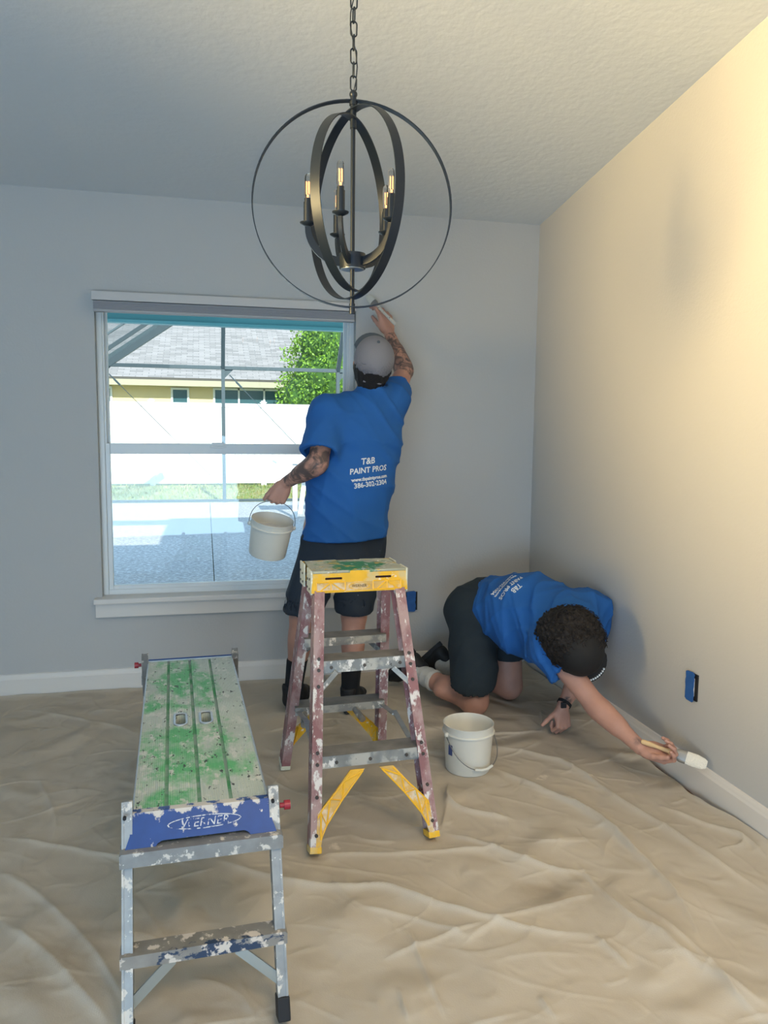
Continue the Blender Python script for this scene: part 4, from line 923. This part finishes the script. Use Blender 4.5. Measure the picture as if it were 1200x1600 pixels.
# ------------------------------------------------------------------ paint brushes (needed to place hands round them)
m_wood = pbr('brush_wood', (206, 176, 132), .5, var=.1, vscale=30); m_ferr = pbr('ferrule', (150, 148, 144), .4, .7); m_bris = pbr('bristle', (226, 222, 210), .8, bump=.6, bscale=200)
m_wood_p = pbr('brush_wood_painted', (198, 194, 184), .5); splat(m_wood_p, (120, 118, 112), 60, .6, .03)
def brush(label, butt, tip, wide, L_h, L_f, L_b, mw, group=None, w_f=.030):
    butt, tip = Vector(butt), Vector(tip); t = thing('paint_brush', label, 'brush', butt); z = (tip-butt).normalized(); x = Vector(wide); x = (x-z*x.dot(z)).normalized(); y = z.cross(x)
    M_ = Matrix(((x.x, y.x, z.x, 0), (x.y, y.y, z.y, 0), (x.z, y.z, z.z, 0), (0, 0, 0, 1)))
    def prof(sec, name, mat, par):
        b = MB(); R = []
        for zz, a, c in sec: R.append([b.b.verts.new(M_ @ Vector((math.cos(q*math.pi/8)*a, math.sin(q*math.pi/8)*c, zz))) for q in range(16)])
        for i in range(len(R)-1):
            for q in range(16): b.b.faces.new((R[i][q], R[i][(q+1) % 16], R[i+1][(q+1) % 16], R[i+1][q]))
        b.b.faces.new(R[0]); b.b.faces.new(R[-1]); return b.done(name, mat, par, .8)
    prof([(0, .005, .004), (.004, .009, .006), (.03, .009, .006), (L_h*.5, .0065, .0055), (L_h*.8, .008, .006), (L_h, w_f*.62, .007)], 'handle', mw, t)
    prof([(L_h, w_f*.64, .0078), (L_h+L_f*.5, w_f, .0085), (L_h+L_f, w_f, .0085)], 'ferrule', m_ferr, t)
    prof([(L_h+L_f, w_f*.96, .0078), (L_h+L_f+L_b*.5, w_f*.98, .0082), (L_h+L_f+L_b*.85, w_f*.80, .005), (L_h+L_f+L_b, w_f*.55, .002)], 'bristles', m_bris, t)
    return t

# ------------------------------------------------------------------ person standing at the window
g1 = thing('person', 'person standing at the window reaching up with a brush, blue shirt, grey cap', 'person', (.56, 3.42, .004))
f1 = nrm((-.2, .98, 0)); r1 = nrm((.98, .2, 0)); U = np.array([0, 0, 1.])
pel = A(.607, 3.405, .86); wai = A(.630, 3.41, 1.06); che = A(.676, 3.43, 1.29); nek = A(.742, 3.435, 1.47)
shL, elL, wrL = A(.522, 3.37, 1.375), A(.462, 3.245, 1.160), A(.338, 3.36, 1.070)
shR, elR, wrR = A(.835, 3.48, 1.43), A(.945, 3.665, 1.590), A(.893, 3.775, 1.782)
hL, kL, aL = A(.515, 3.41, .86), A(.415, 3.40, .46), A(.382, 3.480, .09)
hR, kR, aR = A(.695, 3.42, .86), A(.648, 3.375, .46), A(.638, 3.405, .09)
headc = A(.735, 3.415, 1.605); hf = nrm((.14, .70, .72)); hu = nrm(np.array((.03, -.72, .70)))
def body1(v, hands=True):
    v.ecap(pel, wai, (.165, .115), (.150, .105), r1, .05); v.ecap(wai, che, (.150, .105), (.165, .110), r1, .05); v.ecap(che, che+A(.02, 0, .09), (.165, .10), (.12, .075), r1, .05)
    v.cap(shL, che+A(-.02, 0, .07), .058, .07, .04); v.cap(shR, che+A(.05, 0, .08), .058, .07, .04)
    v.cap(che+A(.04, 0, .12), headc-hu*.05, .058, .052, .03)
    for s_, e_, w_, bb_ in ((shL, elL, wrL, -1), (shR, elR, wrR, 1)):
        v.cap(s_, e_, .054, .042, .03); v.cap(e_, w_, .042, .027, .02); v.cap(e_+(w_-e_)*.15, e_+(w_-e_)*.5, .045, .037, .02)
    for h_, k_, a_ in ((hL, kL, aL), (hR, kR, aR)):
        v.cap(h_, k_, .088, .058, .05); v.cap(k_, a_, .054, .036, .02); v.ell(k_+(a_-k_)*.33+A(0, -.018, 0), (.048, .050, .10), None, .03); v.cap(a_, a_+A(0, .05, -.04), .036, .03, .02)
vb = Vox((.15, 3.10, -.02), (1.10, 3.85, 1.86), .0085); body1(vb); 
vh = Vox(headc-.17, headc+.17, .0045); vh.cap(che+A(.04, 0, .12), headc-hu*.05, .058, .052, .03); at1, R1 = head(vh, headc, hf, hu)
dL = nrm(A(-.45, .10, -.88)); nL = A(0, 1, 0); dR = nrm(A(-.20, .22, .95)); nR = A(-.30, .92, -.25)
vl = Vox(wrL-.15, wrL+.15, .0027); vl.cap(wrL+(elL-wrL)*.12, wrL, .028, .0265, .0); hand(vl, wrL, dL, nL, False, [(72, 88, 60)]*4, .98, (.35, .9, .1), .25, .03)
vr = Vox(wrR-.19, wrR+.19, .0027); vr.cap(wrR+(elR-wrR)*.12, wrR, .028, .0265, .0); hand(vr, wrR, dR, nR, True, [(18, 34, 20), (24, 40, 25), (30, 46, 30), (36, 52, 35)], 1.02, (.22, .9, .45), .2, .05)
def ink1(V):
    o = np.zeros(len(V))
    for e_, w_, s_ in ((elL, wrL, shL), (elR, wrR, shR)):
        ba = w_-e_; t = (V-e_)@ba/(ba@ba); dd = np.linalg.norm(V-e_-np.clip(t, 0, 1)[:, None]*ba, axis=1)
        o = np.maximum(o, (dd < .07)*(t < .93)*1.0)
    return o
body = vmesh('body', [vb.mesh(1), vh.mesh(1), vl.mesh(1), vr.mesh(1)], m_skin, g1, ink1)
# shirt
v = Vox((.20, 3.05, .74), (1.10, 3.80, 1.62), .0065)
def cut_at(v, p, n_, c, R_):
    """trim with a plane only inside a sphere (sleeve ends)"""
    n_ = nrm(n_); sl, P = v.region(c-R_, c+R_)
    if sl is None: return
    d = (P-np.array(p, np.float32))@n_.astype(np.float32); ins = np.linalg.norm(P-np.array(c, np.float32), axis=-1) < R_
    v.D[sl] = np.where(ins, np.maximum(v.D[sl], d), v.D[sl])
def sleeve(v, s_, e_, t, ra, rb, hollow):
    """a sleeve from the shoulder to fraction t of the upper arm, open at its end; made before the trunk of the shirt"""
    q = s_+(e_-s_)*t; v.cap(s_, q+(e_-s_)*.05, ra, rb, .0); cut_at(v, q, e_-s_, q+(e_-s_)*.30, .12); v.cap(q-(e_-s_)*.10, q+(e_-s_)*.3, hollow, hollow+.006, 0, 'sub')
sleeve(v, shL, elL, .80, .076, .080, .068); sleeve(v, shR, elR, .42, .074, .070, .060)
v.ecap(A(.607, 3.40, .74), A(.630, 3.408, 1.06), (.196, .150), (.185, .140), r1, .03); v.ecap(A(.630, 3.408, 1.06), che, (.185, .140), (.192, .135), r1, .05); v.ecap(che, che+A(.02, 0, .085), (.185, .118), (.14, .088), r1, .05)
v.cap(shL, che+A(-.02, 0, .08), .074, .085, .04); v.cap(shR, che+A(.05, 0, .09), .072, .085, .05); v.cap(che+A(.035, 0, .11), nek, .075, .068, .04)
v.cap(A(.79, 3.46, 1.36), A(.745, 3.43, 1.14), .075, .085, .05)
v.warp(lambda P: fold(P, [(14, 4, 19, .5, 1), (-9, 5, 16, 2.1, .8), (25, 8, 11, 1.2, .5), (5, 3, -31, .2, .35)], .0065))
v.plane((.607, 3.40, .822), (.03, .05, -1))
v.cap(nek+A(-.006, 0, .018), nek+A(0, 0, .12), .064, .080, 0, 'sub')
v.ecap(A(.607, 3.40, .70), A(.609, 3.40, .80), (.178, .132), (.176, .130), r1, 0, 'sub')
shirt1 = vmesh('shirt', [v.mesh(1)], m_shirt, g1)
bv1 = bvh_of(shirt1)
shirt_print(shirt1, bv1, (.690, 3.28, 1.135), (.97, .22, .10), (-.10, .0, .99), (.22, -.97, .05), 1.12)
# shorts
v = Vox((.20, 3.10, .40), (1.0, 3.72, .98), .0065)
v.ecap(A(.607, 3.405, .92), A(.606, 3.405, .76), (.176, .128), (.185, .135), r1, .03)
for h_, k_ in ((hL, kL), (hR, kR)): v.cap(h_+A(0, 0, -.06), k_+A(0, 0, .03), .098, .088, .03)
v.warp(lambda P: fold(P, [(11, 6, 9, .5, 1), (-16, 5, 12, 2.1, .8)], .006))
v.plane((.6, 3.4, .487), (.0, .12, -1))
for k_ in (kL, kR): v.cap(k_+A(0, 0, -.02), k_+A(0, 0, .06), .080, .080, 0, 'sub')
vmesh('shorts', [v.mesh(1)], m_shorts_p, g1)
# socks, shoes
for k_, a_ in ((kL, aL), (kR, aR)):
    v = Vox(a_-.12, A(a_[0]+.15, a_[1]+.12, .38), .005); v.cap(k_, a_, .058, .041, .02); v.ell(k_+(a_-k_)*.33+A(0, -.018, 0), (.052, .054, .10), None, .03); v.cap(a_, a_+A(0, .04, -.03), .041, .036, .02); v.plane((0, 0, .255), (0, 0, 1))
    vmesh('sock', [v.mesh(1)], m_sock_b, g1)
shoe(g1, (.352, 3.440, .004), (.42, .90, 0), m_shoe, m_shoe, L=.28); shoe(g1, (.612, 3.355, .004), (.42, .90, 0), m_shoe, m_shoe, L=.28)
# hair, beard and cap
v = Vox(headc-.2, headc+.2, .0045); R = R1
v.ell(at1(0, -.022, -.005), (.083, .092, .098), R, .0); v.ell(at1(0, .03, -.058), (.060, .072, .050), R, .02); v.cap(at1(0, -.060, -.055), at1(0, -.070, -.100), .060, .050, .02)
v.warp(lambda P: fold(P, [(90, 40, 60, 0, 1), (-60, 90, 30, 2, 1)], .004)); v.plane(at1(0, .055, 0), np.array(R[1])); v.ell(at1(0, .08, -.0), (.058, .08, .075), R, 0, 'sub')
vmesh('hair', [v.mesh(0)], m_hair, g1)
v = Vox(headc-.2, headc+.2, .004); v.ell(at1(0, -.010, .030), (.090, .108, .096), R, 0); v.ell(at1(0, -.010, .026), (.086, .104, .092), R, 0, 'sub')
v.plane(at1(0, -.10, -.018), -nrm(np.array(R[2])*1.0+np.array(R[1])*.10)); v.ell(at1(0, -.110, -.012), (.046, .06, .044), R, 0, 'sub')
cap1 = vmesh('cap', [v.mesh(1)], m_cap, g1)
b = MB(); rows = []
for i in range(13):
    a = (i-6)/6*1.15; rr = []
    for j, ext in enumerate((.0, .04, .078)):
        e = ext*math.cos(a*.75); p = at1(math.sin(a)*(.084+e*.25), math.cos(a)*.088+e, .040-.016*abs(math.sin(a))**2*1.6-e*.10); rr.append(p)
    rows.append(rr)
off = np.array(g1.location)
T_ = [[b.b.verts.new(Vector(p-off+R[2]*.002)) for p in rr] for rr in rows]; B_ = [[b.b.verts.new(Vector(p-off-R[2]*.002)) for p in rr] for rr in rows]
for i in range(12):
    for j in range(2): b.b.faces.new((T_[i][j], T_[i][j+1], T_[i+1][j+1], T_[i+1][j])); b.b.faces.new((B_[i][j], B_[i+1][j], B_[i+1][j+1], B_[i][j+1]))
    b.b.faces.new((T_[i][2], B_[i][2], B_[i+1][2], T_[i+1][2])); b.b.faces.new((T_[i][0], T_[i+1][0], B_[i+1][0], B_[i][0]))
for i in (0, 12):
    for j in range(2): b.b.faces.new((T_[i][j], B_[i][j], B_[i][j+1], T_[i][j+1]))
b.done('cap_brim', m_brim, cap1, 1)
MB().ball(Vector(at1(0, -.012, .127)-off), .007, 10).done('cap_button', m_brim, cap1, 3)
MB().tube([Vector(at1(.052*math.sin(q), -.106-.004*math.cos(q), -.022)-off) for q in (-.9, -.45, 0, .45, .9)], .004, 6).done('cap_strap', m_cap, cap1, 3)
brush('paint brush held up against the wall by the standing person', (.908, 3.700, 1.814), (.800, 3.908, 1.985), (.3, .2, .9), .180, .035, .060, m_wood_p, w_f=.019)

# ------------------------------------------------------------------ person kneeling by the right wall
g2 = thing('person', 'person kneeling and reaching to brush the baseboard, blue shirt, dark curly hair', 'person', (1.35, 3.1, .004))
lat = nrm((.88, .47, .25)); ax2 = nrm((-.41, .91, 0))
P2, C2 = A(1.315, 3.415, .455), A(1.500, 2.99, .470); M2 = (P2+C2)/2+A(0, 0, .045)
hN, kN, aN = A(1.225, 3.375, .42), A(1.180, 3.215, .076), A(1.005, 3.560, .115)
hF, kF, aF = A(1.410, 3.475, .42), A(1.418, 3.385, .076), A(1.172, 3.655, .115)
sN, eN, wN = A(1.375, 2.845, .415), A(1.478, 2.655, .238), A(1.552, 2.445, .146)
sF, eF, wF = A(1.650, 3.055, .515), A(1.610, 3.02, .255), A(1.487, 2.955, .120)
hd2 = A(1.445, 2.790, .455); hf2 = nrm((.42, -.30, -.86)); hu2 = nrm((-.32, -.93, .12))
v = Vox((.85, 2.35, -.01), (1.738, 3.80, .75), .0085)
v.ecap(P2, M2, (.165, .115), (.150, .110), lat, .05); v.ecap(M2, C2, (.150, .110), (.165, .110), lat, .05); v.cap(sN, C2, .06, .08, .05); v.cap(sF, C2, .06, .08, .05); v.cap(C2, hd2-hu2*.04, .062, .054, .03)
for h_, k_, a_ in ((hN, kN, aN), (hF, kF, aF)):
    v.cap(h_, k_, .092, .064, .04); v.cap(k_, a_, .060, .038, .02); v.ell(k_+(a_-k_)*.36+A(-.02, 0, .012), (.062, .085, .050), (ax2, np.cross(ax2, U), U), .03)
for s_, e_, w_ in ((sN, eN, wN), (sF, eF, wF)):
    v.cap(s_, e_, .054, .041, .03); v.cap(e_, w_, .041, .0265, .02); v.cap(e_+(w_-e_)*.15, e_+(w_-e_)*.5, .044, .036, .02)
vh = Vox(hd2-.17, hd2+.17, .0045); vh.cap(C2+(hd2-C2)*.3, hd2-hu2*.04, .062, .054, .03); at2, R2 = head(vh, hd2, hf2, hu2)
va = Vox(wN-.2, wN+.2, .0027); va.cap(wN+(eN-wN)*.12, wN, .028, .026, 0); hand(va, wN, A(.74, -.66, -.08), A(-.28, -.48, .83), True, [(38, 52, 30), (46, 60, 32), (52, 64, 34), (56, 66, 34)], .98, (.30, .9, .42), .2, .03)
vc = Vox(wF-.17, wF+.17, .0027); vc.cap(wF+(eF-wF)*.12, wF, .028, .026, 0); hand(vc, wF, A(-.10, -.40, -.90), A(-.15, .90, -.40), False, [(70, 85, 55)]*4, .92, (.75, .55, .1), .1, .03)
def ink2(V):
    return np.clip(1-np.linalg.norm((V-(wN+A(-.012, .006, .022)))/A(.02, .02, .02), axis=1), 0, 1)*1.5+np.clip(1-np.linalg.norm((V-(wF+A(.02, -.012, .035)))/.022, axis=1), 0, 1)*2
body2 = vmesh('body', [v.mesh(1), vh.mesh(1), va.mesh(1), vc.mesh(1)], m_skin, g2, ink2)
# shirt
v = Vox((1.0, 2.55, .12), (1.737, 3.65, .78), .0065)
sleeve(v, sN, eN, .36, .080, .078, .064); sleeve(v, sF, eF, .55, .080, .080, .066)
v.ecap(P2+ax2*.02, M2, (.185, .135), (.178, .135), lat, .03); v.ecap(M2, C2, (.178, .138), (.185, .130), lat, .05); v.ecap(M2+A(-.03, -.03, -.08), C2+A(-.04, .06, -.09), (.135, .10), (.13, .09), lat, .06)
v.cap(sN, C2, .078, .10, .05); v.cap(sF, C2+A(0, 0, .02), .080, .10, .05); v.cap(C2, C2+(hd2-C2)*.5, .09, .07, .04)
v.warp(lambda P: fold(P, [(12, -16, 10, .3, 1), (20, -9, -8, 2.4, .8), (9, -26, 14, 1.1, .5), (-14, 10, 24, .6, .5)], .0105))
dn = nrm(ax2-np.array((0, 0, 1.0))*.75); v.plane(P2+np.array((0, 0, .125))+ax2*.012, dn)
shirt2 = vmesh('shirt', [v.mesh(1)], m_shirt, g2); bv2 = bvh_of(shirt2)
up2 = -ax2; shirt_print(shirt2, bv2, P2+up2*.225-lat*.085+np.array((0, 0, .14)), -lat, up2, (-.36, -.55, .75), 1.0)
# shorts
v = Vox((.98, 3.0, .06), (1.70, 3.75, .74), .0065)
v.ecap(P2+ax2*.03, P2-ax2*.10, (.185, .140), (.180, .13), lat, .03); v.cap(hN, kN+A(0, .02, .05), .115, .106, .04); v.cap(hF, kF+A(0, .02, .05), .115, .106, .04)
v.ell(hN+A(-.01, .03, .04), (.12, .11, .11), None, .04); v.ell(hF+A(.0, .03, .04), (.12, .11, .11), None, .04)
v.warp(lambda P: fold(P, [(15, 12, 8, .5, 1), (-10, 15, 18, 2.1, .7)], .006)); v.plane((1.2, 3.2, .150), (.10, .35, -1))
for h_, k_ in ((hN, kN), (hF, kF)): q = k_+A(0, .02, .05); dq = nrm(h_-q); v.cap(q-dq*.12, q+dq*.04, .092, .090, 0, 'sub')
vmesh('shorts', [v.mesh(1)], m_shorts, g2)
# socks and shoes: shins on the floor, toes tucked, soles facing back
for a_, k_, mtl in ((aN, kN, 0), (aF, kF, 1)):
    d_ = nrm(a_-k_); v = Vox(a_-.22, a_+.22, .0048); v.cap(k_, a_, .064, .044, .01); v.cap(a_, a_+A(0, .03, .02), .043, .038, .02); v.plane(a_-d_*.13, -d_)
    v.warp(lambda P: fold(P, [(70*d_[0], 70*d_[1], 0, .4, 1)], .004)); vmesh('sock', [v.mesh(1)], m_sock_w, g2)
# foot: sole plane faces back-up; toe points down to the floor, heel up
for a_, m_, dx in ((aN, m_shoe, -.05), (aF, m_shoe, -.06)):
    toe = nrm((-.42, .45, -.62)); upv = nrm((.55, -.50, -.35))
    upv = nrm(upv-toe*(upv@toe)); heel = a_-upv*.085-toe*.052+np.array((0, 0, .022)); shoe(g2, heel, toe, m_, m_lace, up=upv, L=.25)
# curly hair
v = Vox(hd2-.22, hd2+.22, .0045); R = R2
v.ell(at2(0, -.020, .030), (.122, .128, .118), R, 0); v.ell(at2(.03, -.07, .0), (.09, .08, .09), R, .03); v.ell(at2(0, .10, -.03), (.085, .09, .10), R, 0, 'sub'); v.plane(at2(0, -.02, -.085), -nrm(R[2]))
def curls(P):
    q = 1.2*np.sin(P[:, 0]*60+P[:, 2]*35)+1.2*np.sin(P[:, 1]*55-P[:, 0]*30); return -.010*(np.sin(P[:, 0]*150+q)*np.sin(P[:, 1]*140+q*.7)*np.sin(P[:, 2]*150-q))-.004
v.warp(curls); hair2 = vmesh('hair', [v.mesh(0)], m_hair2, g2)
b = MB(); off = np.array(g2.location); rr_ = np.random.default_rng(5)
for k in range(520):
    dv = rr_.normal(size=3); dv /= np.linalg.norm(dv)
    x, y, z = dv
    if y > .45 and z < .2 or z < -.45: continue
    base = at2(x*.124, -.020+y*.130, .030+z*.120); dw = nrm(R[0]*x+R[1]*y+R[2]*z); t1 = nrm(np.cross(dw, rr_.normal(size=3))); t2 = np.cross(dw, t1); rad = rr_.uniform(.006, .011); P = []
    for q in range(12):
        a = q*.62; P.append(Vector(base-off+dw*(q*.0016-.006)+t1*math.cos(a)*rad+t2*math.sin(a)*rad+t1*q*.0012))
    b.tube(P, .0014, 4)
o = b.done('curls', m_hair2, hair2, 3.2); o['kind'] = 'stuff'
# black cap worn low over the crown
v = Vox(hd2-.22, hd2+.22, .0045); v.ell(at2(0, .022, .050), (.100, .110, .112), R, 0); v.ell(at2(0, .022, .044), (.094, .105, .105), R, 0, 'sub'); v.plane(at2(0, 0, .020), -nrm(R[2]-R[1]*.25))
capb = vmesh('cap', [v.mesh(1)], m_capb, g2)
b = MB(); T_ = []; B_ = []
for i in range(13):
    a = (i-6)/6*1.1; ta = []; ba_ = []
    for ext in (0, .02, .045):
        e = ext*math.cos(a*.75); p = at2(math.sin(a)*(.094+e*.2), .020+math.cos(a)*.100+e, .038-e*.15)-off; ta.append(b.b.verts.new(Vector(p+R[2]*.002))); ba_.append(b.b.verts.new(Vector(p-R[2]*.002)))
    T_.append(ta); B_.append(ba_)
for i in range(12):
    for j in range(2): b.b.faces.new((T_[i][j], T_[i][j+1], T_[i+1][j+1], T_[i+1][j])); b.b.faces.new((B_[i][j], B_[i+1][j], B_[i+1][j+1], B_[i][j+1]))
    b.b.faces.new((T_[i][2], B_[i][2], B_[i+1][2], T_[i+1][2]))
b.done('cap_brim', m_capb, capb, 1)
b = MB()
for k in range(8):
    a = -.5+k*.09; p = at2(math.sin(a)*.108, .020+math.cos(a)*.136, .036)-off; b.box(p, (.006, .006, .007))
o = b.done('brim_marks', m_print, capb); o['kind'] = 'stuff'
# watch
dwf = nrm(wF-eF); Mw = Matrix.Translation(Vector(wF-dwf*.020-off)) @ Vector(dwf).to_track_quat('Z', 'Y').to_matrix().to_4x4()
wt = MB().lathe([(.0285, -.007), (.0315, -.007), (.0315, .007), (.0285, .007), (.0285, -.007)], n=32, M=Mw).done('wristwatch', m_dark, g2, .6)
MB().box((0, 0, 0), (.026, .010, .026), Matrix.Translation(Vector(wF-dwf*.020-off)+Vector((-.018, -.030, .004))), .004).done('watch_case', pbr('watch_case', (60, 66, 76), .25, .7), wt)
brush('paint brush with a pale wooden handle stroking the baseboard in the kneeling person\'s hand', (1.545, 2.432, .178), (1.722, 2.262, .138), (.35, .30, .9), .118, .042, .070, m_wood, w_f=.024)
